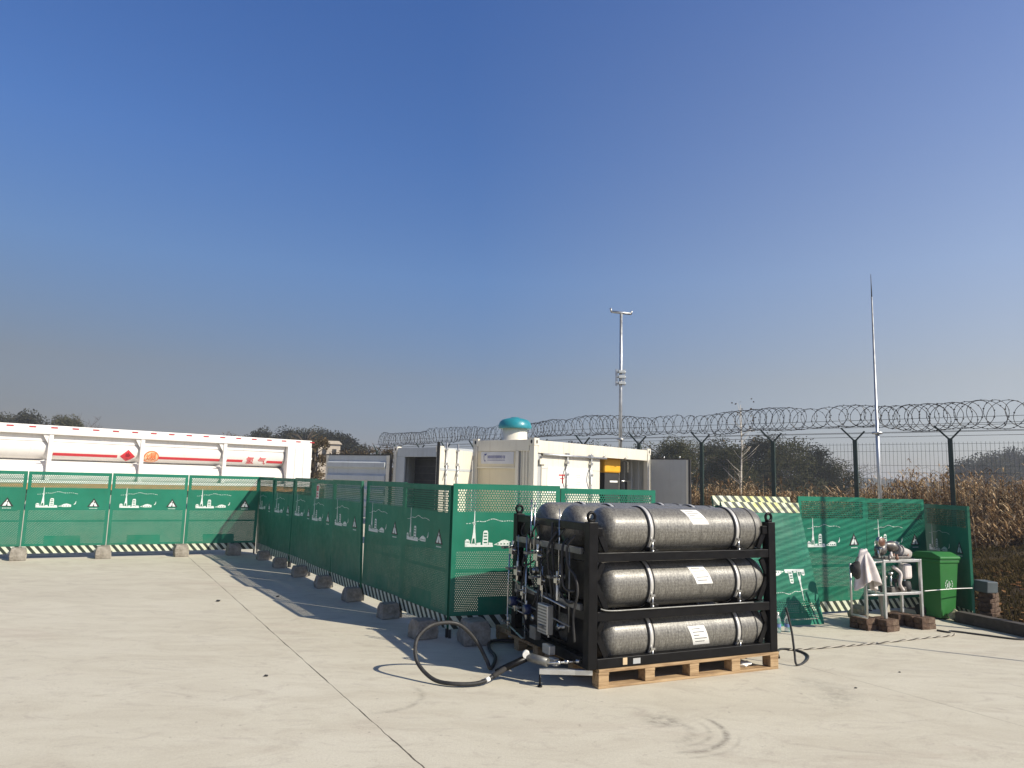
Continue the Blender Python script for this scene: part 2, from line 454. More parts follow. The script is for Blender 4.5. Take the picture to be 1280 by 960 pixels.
SUN = Vector((1.72, -.90, 1.50)).normalized()
sl = bpy.data.lights.new('sun', 'SUN'); sl.energy = 5.0; sl.angle = radians(.53); sl.color = (1, .92, .77)
so = bpy.data.objects.new('sun', sl); COL.objects.link(so)
so.rotation_euler = (-SUN).to_track_quat('-Z', 'Y').to_euler()
W = bpy.data.worlds.new('World'); S.world = W; W.use_nodes = True
nt = W.node_tree; nt.nodes.clear()
sky = nt.nodes.new('ShaderNodeTexSky'); sky.sky_type = 'NISHITA'; sky.sun_disc = False
sky.sun_elevation = math.asin(SUN.z); sky.sun_rotation = atan2(SUN.x, SUN.y)
sky.air_density = 1.0; sky.dust_density = 1.0; sky.ozone_density = 10; sky.altitude = 0
# winter haze: the Nishita sky is greyed towards the horizon, paler on the sun's side, deeper overhead
bg = nt.nodes.new('ShaderNodeBackground'); bg.inputs[1].default_value = .102
wo = nt.nodes.new('ShaderNodeOutputWorld'); tc = nt.nodes.new('ShaderNodeTexCoord')
sp_ = nt.nodes.new('ShaderNodeSeparateXYZ'); nt.links.new(tc.outputs['Generated'], sp_.inputs[0])
rp_ = nt.nodes.new('ShaderNodeValToRGB'); nt.links.new(sp_.outputs[2], rp_.inputs[0])
stops = [(0., (.90, .72, .72)), (.07, (.98, .72, .66)), (.135, (1.20, .80, .64)), (.27, (1.24, 1.06, .99)), (.42, (1.03, 1.05, 1.14)), (.58, (.92, 1.04, 1.24)), (.68, (1.0, .84, .90)), (1., (1.1, .74, .54))]
el = rp_.color_ramp.elements
while len(el) < len(stops): el.new(.5)
for e, (p, c) in zip(el, stops): e.position = p; e.color = (*c, 1)
mx = nt.nodes.new('ShaderNodeMix'); mx.data_type = 'RGBA'; mx.blend_type = 'MULTIPLY'; mx.inputs[0].default_value = 1
nt.links.new(sky.outputs[0], mx.inputs[6]); nt.links.new(rp_.outputs[0], mx.inputs[7])
dt = nt.nodes.new('ShaderNodeVectorMath'); dt.operation = 'DOT_PRODUCT'; dt.inputs[1].default_value = (.965, -.264, 0); nt.links.new(tc.outputs['Generated'], dt.inputs[0])
mr = nt.nodes.new('ShaderNodeMapRange'); nt.links.new(dt.outputs['Value'], mr.inputs[0])
for i_, v_ in enumerate((-.30, .33, 0, .42)): mr.inputs[i_ + 1].default_value = v_
m1 = nt.nodes.new('ShaderNodeMath'); m1.operation = 'MULTIPLY_ADD'; m1.use_clamp = True; nt.links.new(sp_.outputs[2], m1.inputs[0]); m1.inputs[1].default_value = -1.45; m1.inputs[2].default_value = 1.1
m2 = nt.nodes.new('ShaderNodeMath'); m2.operation = 'MULTIPLY'; nt.links.new(mr.outputs[0], m2.inputs[0]); nt.links.new(m1.outputs[0], m2.inputs[1])
ad = nt.nodes.new('ShaderNodeMix'); ad.data_type = 'RGBA'; ad.blend_type = 'ADD'; nt.links.new(m2.outputs[0], ad.inputs[0]); nt.links.new(mx.outputs[2], ad.inputs[6]); ad.inputs[7].default_value = (4.8, 4.5, 3.5, 1)
# away from the sun the low haze is duller
m3 = nt.nodes.new('ShaderNodeMapRange'); nt.links.new(dt.outputs['Value'], m3.inputs[0])
for i_, v_ in enumerate((-.30, -.85, 0, 1)): m3.inputs[i_ + 1].default_value = v_
m4 = nt.nodes.new('ShaderNodeMapRange'); nt.links.new(sp_.outputs[2], m4.inputs[0])
for i_, v_ in enumerate((.02, .40, 1, 0)): m4.inputs[i_ + 1].default_value = v_
m5 = nt.nodes.new('ShaderNodeMath'); m5.operation = 'MULTIPLY'; nt.links.new(m3.outputs[0], m5.inputs[0]); nt.links.new(m4.outputs[0], m5.inputs[1])
dl_ = nt.nodes.new('ShaderNodeMix'); dl_.data_type = 'RGBA'; dl_.blend_type = 'MULTIPLY'; nt.links.new(m5.outputs[0], dl_.inputs[0]); nt.links.new(ad.outputs[2], dl_.inputs[6]); dl_.inputs[7].default_value = (.72, .58, .45, 1)
nt.links.new(dl_.outputs[2], bg.inputs[0]); nt.links.new(bg.outputs[0], wo.inputs[0])
S.view_settings.view_transform = 'Standard'; S.view_settings.look = 'None'
S.view_settings.exposure = .25; S.view_settings.gamma = 1; S.view_settings.use_curve_mapping = False
S.render.engine = 'CYCLES'
S.cycles.max_bounces = 8; S.cycles.diffuse_bounces = 3; S.cycles.glossy_bounces = 3
S.cycles.transparent_max_bounces = 24; S.cycles.transmission_bounces = 4
S.cycles.use_denoising = True
S.cycles.sample_clamp_indirect = 6; S.cycles.caustics_reflective = False; S.cycles.caustics_refractive = False

# ------------------------------------------------------------------ ground
def sheet(name, poly, z, m):
    b = MB(); b.add([(x, y, z) for x, y in poly], [tuple(range(len(poly)))])
    o = b.build(name, m, fix=False); tag(o, kind='structure'); return o
sheet('ground', [(-900, -300), (900, -300), (900, 1500), (-900, 1500)], -.06, M['earth'])
# concrete yard: a slab with a real edge
yb = MB()
yard = [(-45, -12), (10.95, -12), (5.42, 10.45), (6.3, 13.5), (9.2, 16.6), (-3.5, 30), (-14, 46), (-45, 46)]
yb.add([(x, y, 0) for x, y in yard] + [(x, y, -.15) for x, y in yard],
       [tuple(range(8))] + [(k, k + 8, (k + 1) % 8 + 8, (k + 1) % 8) for k in range(8)])
tag(yb.build('concrete_yard', M['concrete'], fix=False), kind='structure')

# earth bank on the right, behind the kerb beam
def bank():
    b = MB(); nx, ny = 60, 60; vs = []
    rnd = random.Random(3)
    import mathutils
    for j in range(ny + 1):
        for i in range(nx + 1):
            y = lerp(4.0, 26, j / ny)
            x0 = 5.98 + (9.3 - y) * .265 if y < 10.4 else 5.75 + (y - 10.4) * .62
            x = x0 + lerp(0, 14, (i / nx) ** 1.4)
            d = x - x0
            h = -.05 + .24 * (1 - math.exp(-d / .5)) + .30 * max(0, min(1, (d - .6) / 2.5))
            h += .16 * (mathutils.noise.noise(Vector((x * .9, y * .9, 0)))) * min(1, d) + .06 * mathutils.noise.noise(Vector((x * 3.3, y * 3.3, 4))) * min(1, d * 3)
            vs.append((x, y, h))
    fs = [(j * (nx + 1) + i, j * (nx + 1) + i + 1, (j + 1) * (nx + 1) + i + 1, (j + 1) * (nx + 1) + i) for j in range(ny) for i in range(nx)]
    b.add(vs, fs, True)
    tag(b.build('earth_bank', M['earth'], fix=False), kind='structure')
    return vs
import mathutils
def bank_h(x, y):
    x0 = 5.98 + (9.3 - y) * .265 if y < 10.4 else 5.75 + (y - 10.4) * .62
    d = x - x0
    if d < 0: return 0
    h = -.05 + .24 * (1 - math.exp(-d / .5)) + .30 * max(0, min(1, (d - .6) / 2.5))
    return h + .16 * (mathutils.noise.noise(Vector((x * .9, y * .9, 0)))) * min(1, d)
bank()

# ------------------------------------------------------------------ barricade panels
def make_panel(stripe='stripe'):
    root = thing('barricade_panel', 'x', 'barricade')
    MB().box(0, PW, -.0025, 0, PZ0, PZ1).build('perforated_sheet', M['sheet'], root)
    MB().box(0, PW, -.004, 0, .09, PZ0 - .004).build('stripe_board', M[stripe], root)
    f = MB()
    for x in (.016, PW - .016): f.box(x - .015, x + .015, .001, .031, .095, PZ1 - .002)
    for z in (.11, .225, .66, PZ1 - .018): f.box(.032, PW - .032, .001, .031, z - .015, z + .015)
    f.build('tube_frame', M['frame_green'], root)
    lg = []
    for x in (.016, PW - .016):
        MB().box(x - .013, x + .013, .003, .029, .0, .094).build('leg', M['chassis'], root)
    # skyline line drawing, white, on the front face
    s = .00145; x0, zb = .14, .905
    def P(*pts): return [(x0 + (a - 145) * s, zb + (285 - b) * s) for a, b in pts]
    d = MB(); ya, yb_ = -.0045, -.0027
    shapes = [
        P((145, 285), (145, 240), (152, 240), (152, 232), (172, 232), (172, 240), (180, 240), (180, 262), (190, 262), (190, 272), (355, 272), (355, 285)),
        P((190, 271), (195, 236), (202, 190), (206, 140), (208, 90), (210, 30), (213, 30), (215, 90), (217, 140), (221, 190), (226, 236), (224, 271)),
        P((202, 128), (221, 128), (221, 121), (202, 121)), P((204, 112), (219, 112), (219, 108), (204, 108)),
        P((275, 271), (280, 180), (288, 170), (310, 170), (316, 182), (318, 271)),
        P((230, 271), (230, 258), (262, 254), (262, 271)), P((322, 271), (322, 254), (352, 258), (352, 271)),
        P((362, 270), (400, 252), (420, 240), (445, 234), (490, 248), (490, 276), (420, 278)),
        P((512, 246), (520, 238), (528, 226), (534, 200), (536, 204), (535, 232), (524, 246)),
    ]
    for p in shapes: d.prism(p, ya, yb_)
    rr = random.Random(5); mx = 150
    while mx < 540:
        L = rr.uniform(7, 16)
        def mh(a):
            return 122 - 34 * math.exp(-((a - 350) / 60) ** 2) - 22 * math.exp(-((a - 480) / 70) ** 2) - 16 * math.exp(-((a - 240) / 40) ** 2)
        d.prism(P((mx, mh(mx) + 2.2), (mx + L, mh(mx + L) + 2.2), (mx + L, mh(mx + L) - 2.2), (mx, mh(mx) - 2.2)), ya, yb_)
        mx += L + rr.uniform(3, 9)
    w = MB()
    for z0 in (185, 205, 228, 250):
        w.prism(P((284, z0 + 9), (310, z0 + 9), (310, z0), (284, z0)), -.0052, -.0046)
    w.prism(P((196, 262), (203, 226), (214, 226), (219, 262)), -.0052, -.0046)
    for a in (150, 160, 170): w.prism(P((a, 256), (a + 5, 256), (a + 5, 246), (a, 246)), -.0052, -.0046)
    for a in (385, 410, 435, 460): w.prism(P((a, 268), (a + 16, 268), (a + 12, 260), (a + 3, 260)), -.0052, -.0046)
    sk = d.merge(w).build('skyline_drawing', M['white_print'], root); sk.data.materials.append(M['frame_green'])
    # warning triangle
    cx, cz = .965, .985; h = .15
    def T(sc, dz=0): return [(cx - .092 * sc, cz - .065 * sc + dz), (cx + .092 * sc, cz - .065 * sc + dz), (cx, cz + .095 * sc + dz)]
    tr = MB().prism(T(1), ya, yb_).build('warning_triangle', M['black_print'], root)
    g = MB()
    g.prism([(cx - .058, cz - .052), (cx - .012, cz - .052), (cx + .006, cz + .006), (cx - .008, cz + .03), (cx - .034, cz + .0)], -.0056, -.0047)
    g.prism([(cx + .012, cz - .052), (cx + .058, cz - .052), (cx + .018, cz + .02), (cx + .008, cz - .01)], -.0056, -.0047)
    g.prism([(cx - .012, cz + .03), (cx + .012, cz + .03), (cx, cz + .062)], -.0056, -.0047)
    for k in range(6):
        g.box(cx - .055 + k * .02, cx - .042 + k * .02, -.0046, -.0027, cz - .100, cz - .087)
    g.build('warning_symbol', M['white_print'], tr)
    return root

proto = make_panel()
proto_y = make_panel('stripe_yellow')
used = set()
def place_panel(src, p, q, label, group, tilt=0, z=0, hs=1., upside=False):
    o = src if src.name not in used else copy_tree(src)
    used.add(src.name)
    p, q = Vector((*p, z)), Vector((*q, z))
    d = (q - p).normalized(); L = (q - p).length
    R = Matrix(((d.x, -d.y, 0), (d.y, d.x, 0), (0, 0, 1))).to_4x4()
    Sc = Matrix.Diagonal((L / PW, 1, hs, 1))
    X = Matrix.Rotation(-tilt, 4, 'X')
    if upside:
        F = Matrix.Translation((PW / 2 * L / PW, 0, .82 * hs)) @ Matrix.Rotation(pi, 4, 'Y') @ Matrix.Translation((-PW / 2 * L / PW, 0, -.82 * hs))
        mw = Matrix.Translation(p) @ R @ X @ F @ Sc
    else:
        mw = Matrix.Translation(p) @ R @ X @ Sc
    o.matrix_world = mw
    if upside:
        for ch in list(o.children):
            if ch.name.startswith('leg'): bpy.data.objects.remove(ch)
    tag(o, label, 'barricade', group)
    return o
def on(p, q, s):
    d = (Vector(q) - Vector(p)).normalized(); r = Vector(p) + d * s; return (r.x, r.y)

GB = 'green barricade panels round the white containers'
rnd = random.Random(11)
Q0, Q1 = (-8.65, 12.95), (-4.65, 15.0975)
ls = [-1.27, .07, 1.39, 2.70, 4.04]
ll = ['leftmost green barricade panel, cut off by the left edge of the photo',
      'green barricade panel below the plain left end of the white tube trailer',
      'green barricade panel directly below the red flame diamond on the trailer',
      'green barricade panel ending the left row, half in the corner shadow']
for k in range(4):
    place_panel(proto, on(Q0, Q1, ls[k] + .007), on(Q0, Q1, ls[k + 1] - .007), ll[k], GB, tilt=radians(rnd.uniform(-.6, .6)), hs=rnd.uniform(.985, .995))
M0, M1 = (-5.12, 14.95), (-.60, 7.55); ml = 8.671
mlab = ['shaded barricade panel farthest back in the receding row, at the corner with the sunlit row',
        'shaded barricade panel second from the far corner of the receding row',
        'shaded barricade panel below the white cabinet end of the tube trailer',
        'shaded barricade panel carrying the small red and white notice',
        'shaded barricade panel below the long grey open door of the rear container',
        'shaded barricade panel below the dark opening of the rear container',
        'shaded barricade panel nearest to the camera, ending at the looped black hose']
mids = []
for k in range(7):
    za, zb_ = rnd.uniform(-.03, .03), rnd.uniform(-.03, .03)
    pa, pb = on(M0, M1, ml / 7 * k + .016), on(M0, M1, ml / 7 * (k + 1) - .016)
    mids.append(place_panel(proto, (pa[0] + .853 * za, pa[1] + .521 * za), (pb[0] + .853 * zb_, pb[1] + .521 * zb_), mlab[k], GB, tilt=radians(rnd.uniform(-2, 2)), hs=rnd.uniform(.985, 1.)))
# small red notice stuck on the fourth
b = MB(); b.box(.30, .43, -.006, -.003, 1.25, 1.47)
nto = b.build('safety_notice', M['paper'], mids[3])
b = MB(); b.box(.312, .418, -.0075, -.0062, 1.37, 1.455); b.box(.318, .345, -.0075, -.0062, 1.265, 1.36); b.box(.36, .41, -.0075, -.0062, 1.275, 1.30); b.box(.36, .41, -.0075, -.0062, 1.32, 1.345)
b.build('red_notice_print', mat('faded_red_print', (.55, .12, .13), .6, var=.25, scale=20), nto)
F0, F1 = (-.575, 7.535), (1.70, 8.295)
place_panel(proto, on(F0, F1, 0.), on(F0, F1, 1.19), 'sunlit barricade panel behind the looped hose, marked by the shadow of the tank rack', GB, hs=1.0)
place_panel(proto, on(F0, F1, 1.20), on(F0, F1, 2.36), 'sunlit barricade panel mostly hidden behind the grey tanks', GB, hs=.985)
place_panel(proto, (3.72, 9.37), (4.80, 9.82), 'upright barricade panel between the leaning panels and the white rag', GB, z=-.06, hs=1.0)
place_panel(proto, (4.83, 9.835), (5.88, 10.28), 'upright barricade panel right behind the aluminium stand', GB, z=-.07, hs=1.0, tilt=radians(1.2))
place_panel(proto, (5.97, 10.50), (5.885, 9.36), 'dark barricade panel turned edgeways beside the green wheelie bin', GB, z=-.10, hs=.98)
place_panel(proto_y, (2.70, 8.42), (3.80, 8.84), 'upside down barricade panel leaning in front, right of the tank rack, stripes on top', GB, tilt=radians(15), z=-.09, upside=True)
place_panel(proto_y, (2.60, 8.52), (3.70, 8.94), 'upside down barricade panel leaning behind another, only its striped top edge showing', GB, tilt=radians(13.5), z=-.03, upside=True)

# concrete feet under the panel joints
def foot_mesh(seed):
    r = random.Random(seed); b = MB()
    w, d, h = .125, .14, .215; n = 4
    j = lambda: r.uniform(-.008, .008)
    vs = []
    for z, k in ((0, 1.), (.07, 1.02), (.15, .95), (h, .80)):
        for sx, sy in ((-1, -1), (1, -1), (1, 1), (-1, 1)):
            vs.append((sx * w * k + j(), sy * d * k + j(), z + (j() if z else 0)))
    fs = [(3, 2, 1, 0), (12, 13, 14, 15)]
    for i in range(3):
        for k in range(4):
            l = (k + 1) % 4; fs.append((i * 4 + k, i * 4 + l, i * 4 + l + 4, i * 4 + k + 4))
    b.add(vs, fs); return b
def foot(p, q, s, label, off=.19, sc=1., seed=0):
    d = (Vector(q) - Vector(p)).normalized(); nrm = Vector((d.y, -d.x))
    c = Vector(p) + d * s + nrm * off
    o = foot_mesh(seed).build('concrete_foot', M['block'], None, bev=.012)
    o.location = (c.x, c.y, 0); o.rotation_euler = (0, 0, atan2(d.y, d.x) + rnd.uniform(-.08, .08)); o.scale = (sc, sc, sc)
    tag(o, label, 'concrete block', 'concrete blocks holding the barricade panels')
for k, (s, lb) in enumerate(((.07, 'sunlit concrete block in the front of the left barricade row, nearest the left photo edge'),
                             (1.36, 'sunlit concrete block of the left barricade row, second from the photo edge'),
                             (2.66, 'sunlit concrete block of the left barricade row, third from the photo edge'),
                             (3.60, 'shaded concrete block at the corner end of the left barricade row'))):
    foot(Q0, Q1, s, lb, .17, seed=k)
names = ['farthest', 'second farthest', 'third farthest', 'middle', 'third nearest', 'second nearest']
for k in range(6):
    foot(M0, M1, ml / 7 * (k + 1), f'dark concrete block in the shade of the receding barricade row, {names[k]} of its six', .125, sc=.78, seed=10 + k)
foot(M0, M1, ml - .12, 'dark concrete block behind the left side of the hose loop, under the last shaded panel', .20, sc=.85, seed=30)
foot(F0, F1, .20, 'dark concrete block inside the hose loop, under the sunlit panel', .24, sc=1.05, seed=31)

# ------------------------------------------------------------------ gas tank rack
RA = atan2(.423, .906); RO = (.735, 5.873)
def RW(x, y, z=0):
    return (RO[0] + x * cos(RA) - y * sin(RA), RO[1] + x * sin(RA) + y * cos(RA), z)

def make_pallet():
    t = thing('pallet', 'x', 'pallet')
    rp = random.Random(2)
    for k in range(7):
        y0 = k * .135
        MB().box(0 + rp.uniform(-.006, .006), 1.88 + rp.uniform(-.006, .006), y0, y0 + .105, .122, .145).build('deck_board', M['wood'], t, bev=.003)
    for y in (.0, .39, .79):
        MB().box(.002, 1.878, y + .003, y + .095, 0, .021).build('bottom_board', M['wood'], t, bev=.003)
    for x in (.0, .44, .89, 1.34, 1.78):
        MB().box(x + .001, x + .10, .001, .914, .0995, .1215).build('cross_board', M['wood'], t, bev=.003)
        for y in (.002, .39, .81):
            MB().box(x + .003, x + .098, y, y + .10, .0215, .099).build('wood_block', M['wood'], t, bev=.004)
    return t
p1 = make_pallet(); p1.location = RW(0, 0); p1.rotation_euler = (0, 0, RA)
tag(p1, 'sunlit timber pallet under the front of the grey tank rack', 'pallet', 'timber pallets under the tank rack')
p2 = copy_tree(p1); p2.location = RW(-.04, .96); p2.rotation_euler = (0, 0, RA + .01)
tag(p2, 'shaded timber pallet under the rear of the grey tank rack', 'pallet', 'timber pallets under the tank rack')

rack = thing('tank_rack', 'black steel rack holding nine grey gas tanks, with valves and pipes on its left end', 'rack', RW(0, 0, .146), RA)
BK = M['black_paint']
XL, XR, YF, YB = -.09, 1.80, .01, 1.345     # post positions (left edges)
pw = .082
for nx_, x in ((0, XL), (1, XR)):
    for y in (YF, YB):
        MB().box(x, x + pw, y, y + pw, 0, 1.135).build('post', BK, rack, bev=.004)
# base
bm_ = MB()
for y in (YF + .002, .66, YB + .002): bm_.box(XL + pw + .001, XR - .001, y, y + .075, 0.001, .078)
for x in (XL + .003, XR + .003): bm_.box(x, x + .075, YF + pw + .001, YB - .001, .001, .077)
bm_.build('base_frame', BK, rack, bev=.004)
for z in (.362, .822):
    sb = MB()
    for y in (YF + .004, .63, YB + .004): sb.box(XL + pw + .001, XR - .001, y, y + .072, z, z + .072)
    for x in (XL + .005, XR + .005): sb.box(x, x + .07, YF + pw + .001, YB - .001, z + .001, z + .070)
    sb.build('shelf_frame', BK, rack, bev=.004)
tb = MB()
for x in (XL + .006,): tb.box(x, x + .07, YF + pw + .001, YB - .001, 1.06, 1.125)
tb.build('top_rail', BK, rack, bev=.004)
stub = MB()
stub.box(XR - .06, XR - .001, YF + .012, YF + .06, 1.03, 1.10); stub.build('top_stub', BK, rack, bev=.003); stub = MB(); stub.box(XL + pw + .001, XL + pw + .05, YF + .012, YF + .06, 1.03, 1.09)
stub.build('top_stub', BK, rack, bev=.003)
# gusset braces in the corners
for (x, sx) in ((XL + pw, 1), (XR, -1)):
    for y in (YF + .02, YB + .02):
        for (z, dz) in ((.078, 1), (.445, 1), (.357, -1), (.90, 1), (.812, -1)):
            L = .20 if dz > 0 else .13
            MB().bar((x + sx * .002, y + .016, z + dz * L), (x + sx * L * .50, y + .016, z + dz * .004), .045, .024, up=(0, 1, 0)).build('corner_brace', BK, rack)
for y0 in (YB, ):
    MB().prism([(0, 0), (0, .24), (.24, 0)], -.005, .005, Matrix.Translation((XL + .045, YB - .002, 1.058)) @ Matrix.Rotation(-pi / 2, 4, 'Z') @ Matrix.Rotation(pi, 4, 'X')).build('gusset_plate', BK, rack)
    MB().prism([(0, 0), (0, .17), (.17, 0)], -.005, .005, Matrix.Translation((XL + .045, YB - .002, .902)) @ Matrix.Rotation(-pi / 2, 4, 'Z')).build('gusset_plate', BK, rack)
for x in (XL, XR):
    for y in (YF, YB):
        cx, cy = x + pw / 2, y + pw / 2
        e = MB(); e.tube([(cx + .034 * cos(a), cy, 1.178 + .034 * sin(a)) for a in [2 * pi * k / 20 for k in range(20)]], .0125, 8, closed=True)
        e.box(cx - .022, cx + .022, cy - .022, cy + .022, 1.134, 1.15)
        e.build('lifting_eye', BK, rack)

# tanks
CR = .193
def make_tank():
    t = thing('gas_tank', 'x', 'gas tank')
    Mx = Matrix.Rotation(pi / 2, 4, 'Y')
    def dome(q): return CR * max(0, 1 - (1 - q) ** 2.3) ** (1 / 2.3)
    prof = [(dome(k / 16), .02 + .125 * k / 16) for k in range(17)]
    prof += [(CR, .145 + (1.655 - .145) * k / 30) for k in range(1, 31)]
    prof += [(dome(1 - k / 16), 1.655 + .125 * k / 16) for k in range(1, 17)]
    b = MB(); b.lathe(prof, 56, Mx)
    body = b.build('tank_body', M['carbon'], t)
    b = MB(); b.lathe([(.0, -.035), (.030, -.035), (.034, -.02), (.034, .025), (.05, .03)], 20, Mx)
    b.build('neck_boss', M['steel'], t)
    b = MB(); b.lathe([(.0, 1.81), (.03, 1.81), (.034, 1.80), (.034, 1.77), (.05, 1.765)], 20, Mx)
    b.build('end_boss', M['grey_metal'], t)
    b = MB(); b.lathe([(CR - .004, 1.605), (CR + .0035, 1.607), (CR + .0035, 1.619), (CR - .004, 1.621)], 56, Mx)
    b.build('black_band', M['black_rubber'], t)
    # label, wraps the front of the tank on a slant
    vs = []; fs = []; nn = 10
    for i in range(nn + 1):
        a = lerp(-.02, .80, i / nn)          # angle above the horizontal front
        for jx in (0, 1):
            x = .88 + jx * .175 - .05 * (i / nn - .5) * 1.3
            vs.append((x, -(CR + .0016) * cos(a), (CR + .0016) * sin(a)))
    for i in range(nn): fs.append((2 * i, 2 * i + 1, 2 * i + 3, 2 * i + 2))
    b = MB(); b.add(vs, fs, True); lab = b.build('paper_label', M['paper'], t)
    b = MB()
    for rr in range(5):
        a = .12 + rr * .135; x0 = .905 - .065 * ((a + .02) / .82 - .5)
        wd = (.10, .13, .06, .12, .09)[rr]
        vs = []
        for a2 in (a, a + .035):
            for x in (x0, x0 + wd): vs.append((x, -(CR + .0024) * cos(a2), (CR + .0024) * sin(a2)))
        b.add(vs, [(0, 1, 3, 2)], True)
    b.build('label_print', M['label_ink'], lab, fix=False)
    for x in (.47, 1.40):
        b = MB(); b.lathe([(CR, x - .032), (CR + .007, x - .034), (CR + .007, x + .034), (CR, x + .035)], 56, Mx)
        st = b.build('rubber_strip', M['black_rubber'], t)
        b = MB(); b.lathe([(CR + .005, x - .0165), (CR + .0095, x - .016), (CR + .0095, x + .016), (CR + .005, x + .0165)], 56, Mx)
        b.build('steel_strap', M['strap'], st)
        b = MB()
        b.box(x - .02, x + .02, -CR - .026, -CR - .009, -.085, -.068)
        b.tube([(x, -CR - .018, -.07), (x, -CR - .018, -.20)], .0055, 8)
        b.tube([(x, -CR - .018, -.155), (x, -CR - .018, -.175)], .012, 6)
        b.build('strap_bolt', M['steel'], st)
        b = MB(); b.box(x - .015, x + .075, -CR + .0, CR - .0, -CR - .03, -CR * .80)
        b.box(x - .028, x + .028, -CR - .022, -CR + .06, -.20, -.135)
        b.build('cradle', BK, st, bev=.003)
    return t
tank = make_tank()
rows = ((1.207, 'top'), (.762, 'middle'), (.338, 'bottom'))
ys = ((.238, 'front'), (.70, 'centre'), (1.155, 'back'))
first = True
look = {('top', 'front'): 'speckled grey tank at the top front, with a slanting white label near its top',
        ('middle', 'front'): 'speckled grey tank in the middle of the front column of three',
        ('bottom', 'front'): 'speckled grey gas tank at the bottom front, just above the timber pallet'}
for zi, (z, rn) in enumerate(rows):
    for yi, (y, yn) in enumerate(ys):
        o = tank if first else copy_tree(tank); first = False
        o.location = RW(.065 + (0 if yi == 0 else -.02 * yi), y, z)
        tw = (.0, -.05, -.62)[zi] if yi == 0 else random.uniform(-1, 1)
        o.rotation_euler = (0, 0, RA)
        tag(o, look.get((rn, yn), f'grey gas tank in the {yn} column of the black rack, {rn} row'), 'gas tank', 'grey gas tanks strapped in the black rack')
        for ch in o.children:
            if ch.name.startswith('paper_label'):
                ch.rotation_euler = (-(0.30, .0, -.42)[zi] if yi == 0 else 0.4, 0, 0)
                ch.location = ((0, .03, -.0)[zi], 0, 0)

# valve panel on the left end of the rack (local x < XL)
XV = XL - .012
ST = M['steel']
rv = random.Random(21)
def pipe(pts, r, m, name='pipe'):
    return MB().tube(pts, r, 8).build(name, m, rack)
H0 = -.146
def PV(y, z, x=0): return (XV - .03 - x, y, z)       # y across the end face, z above rack base
# bent sampling loop of thin tube, far left
pipe([PV(1.40, .86), PV(1.42, .40), PV(1.42, .10), PV(1.36, .085), PV(1.10, .03), PV(1.04, .04), PV(1.04, .30), PV(1.04, .95)], .008, ST)
pipe([PV(1.0, 1.28, -.02), PV(1.0, .62, -.02)], .007, ST); pipe([PV(.93, 1.26, -.02), PV(.93, .84, -.02), PV(1.0, .83, -.02)], .007, ST)
pipe([PV(.52, 1.22, -.05), PV(.52, .50, -.05)], .006, ST)
pipe([PV(1.42, .26), PV(1.04, .25)], .006, ST)
pipe([PV(1.20, .70, .02), PV(1.20, .42, .02)], .007, ST); pipe([PV(.68, .72, .02), PV(.68, .34, .02)], .007, ST)
pipe([PV(1.3, .52), PV(.8, .47), PV(.3, .43)], .009, ST); pipe([PV(1.3, .36, .02), PV(.7, .33, .02), PV(.2, .30, .02)], .007, M['grey_metal'])
pipe([PV(.36, .60, .05), PV(.36, .48, .05)], .010, M['paper'])
for y in (.30, .46, .80, 1.12, 1.28):
    pipe([PV(y, rv.uniform(.2, .4), -.03), PV(y, rv.uniform(.7, 1.0), -.03)], .007, rv.choice([ST, M['grey_metal']]))
# manifold bars
for z in (.46, .90):
    MB().bar(PV(YB - .02, z, -.04), PV(.12, z, -.04), .03, .05).build('manifold', M['grey_metal'], rack, bev=.003)
# valves: block, stem, handle
def valve(y, z, s=1., x=.02):
    b = MB(); c = Vector(PV(y, z, x))
    b.box(c.x - .022 * s, c.x + .022 * s, c.y - .028 * s, c.y + .028 * s, c.z - .035 * s, c.z + .035 * s)
    b.tube([c + V(0, 0, -.075 * s), c + V(0, 0, .075 * s)], .011 * s, 8)
    b.tube([c + V(0, -.06 * s, 0), c + V(0, .06 * s, 0)], .010 * s, 8)
    o = b.build('valve', M['steel'], rack, bev=.003)
    h = MB(); h.tube([c + V(-.02, 0, .02 * s), c + V(-.07 * s, 0, .02 * s)], .009 * s, 8); h.box(c.x - .085 * s, c.x - .065 * s, c.y - .012, c.y + .045 * s, c.z + .01, c.z + .032)
    h.build('valve_handle', M['grey_metal'], o)
for y, z, s in ((1.30, .80, 1.15), (1.18, .62, 1.2), (.78, .80, 1.3), (.70, .60, 1.2), (1.22, .30, .7), (.98, .30, 1.1), (.42, .64, .9), (1.36, .12, .7), (.55, .22, 1.), (1.06, .44, .8)):
    valve(y, z, s)
# blue round transmitters
for y, z in ((1.22, .34), (.92, .315)):
    c = Vector(PV(y, z, .03)); Mt = Matrix.Translation(c) @ Matrix.Rotation(-pi / 2, 4, 'Y')
    g = MB(); g.lathe([(0, .045), (.036, .045), (.044, .038), (.044, -.02), (.025, -.03), (.025, -.05)], 20, Mt); o = g.build('pressure_transmitter', M['blue_metal'], rack)
    g = MB(); g.lathe([(0, .049), (.030, .049), (.032, .0455)], 20, Mt); g.build('dial_face', M['grey_metal'], o)
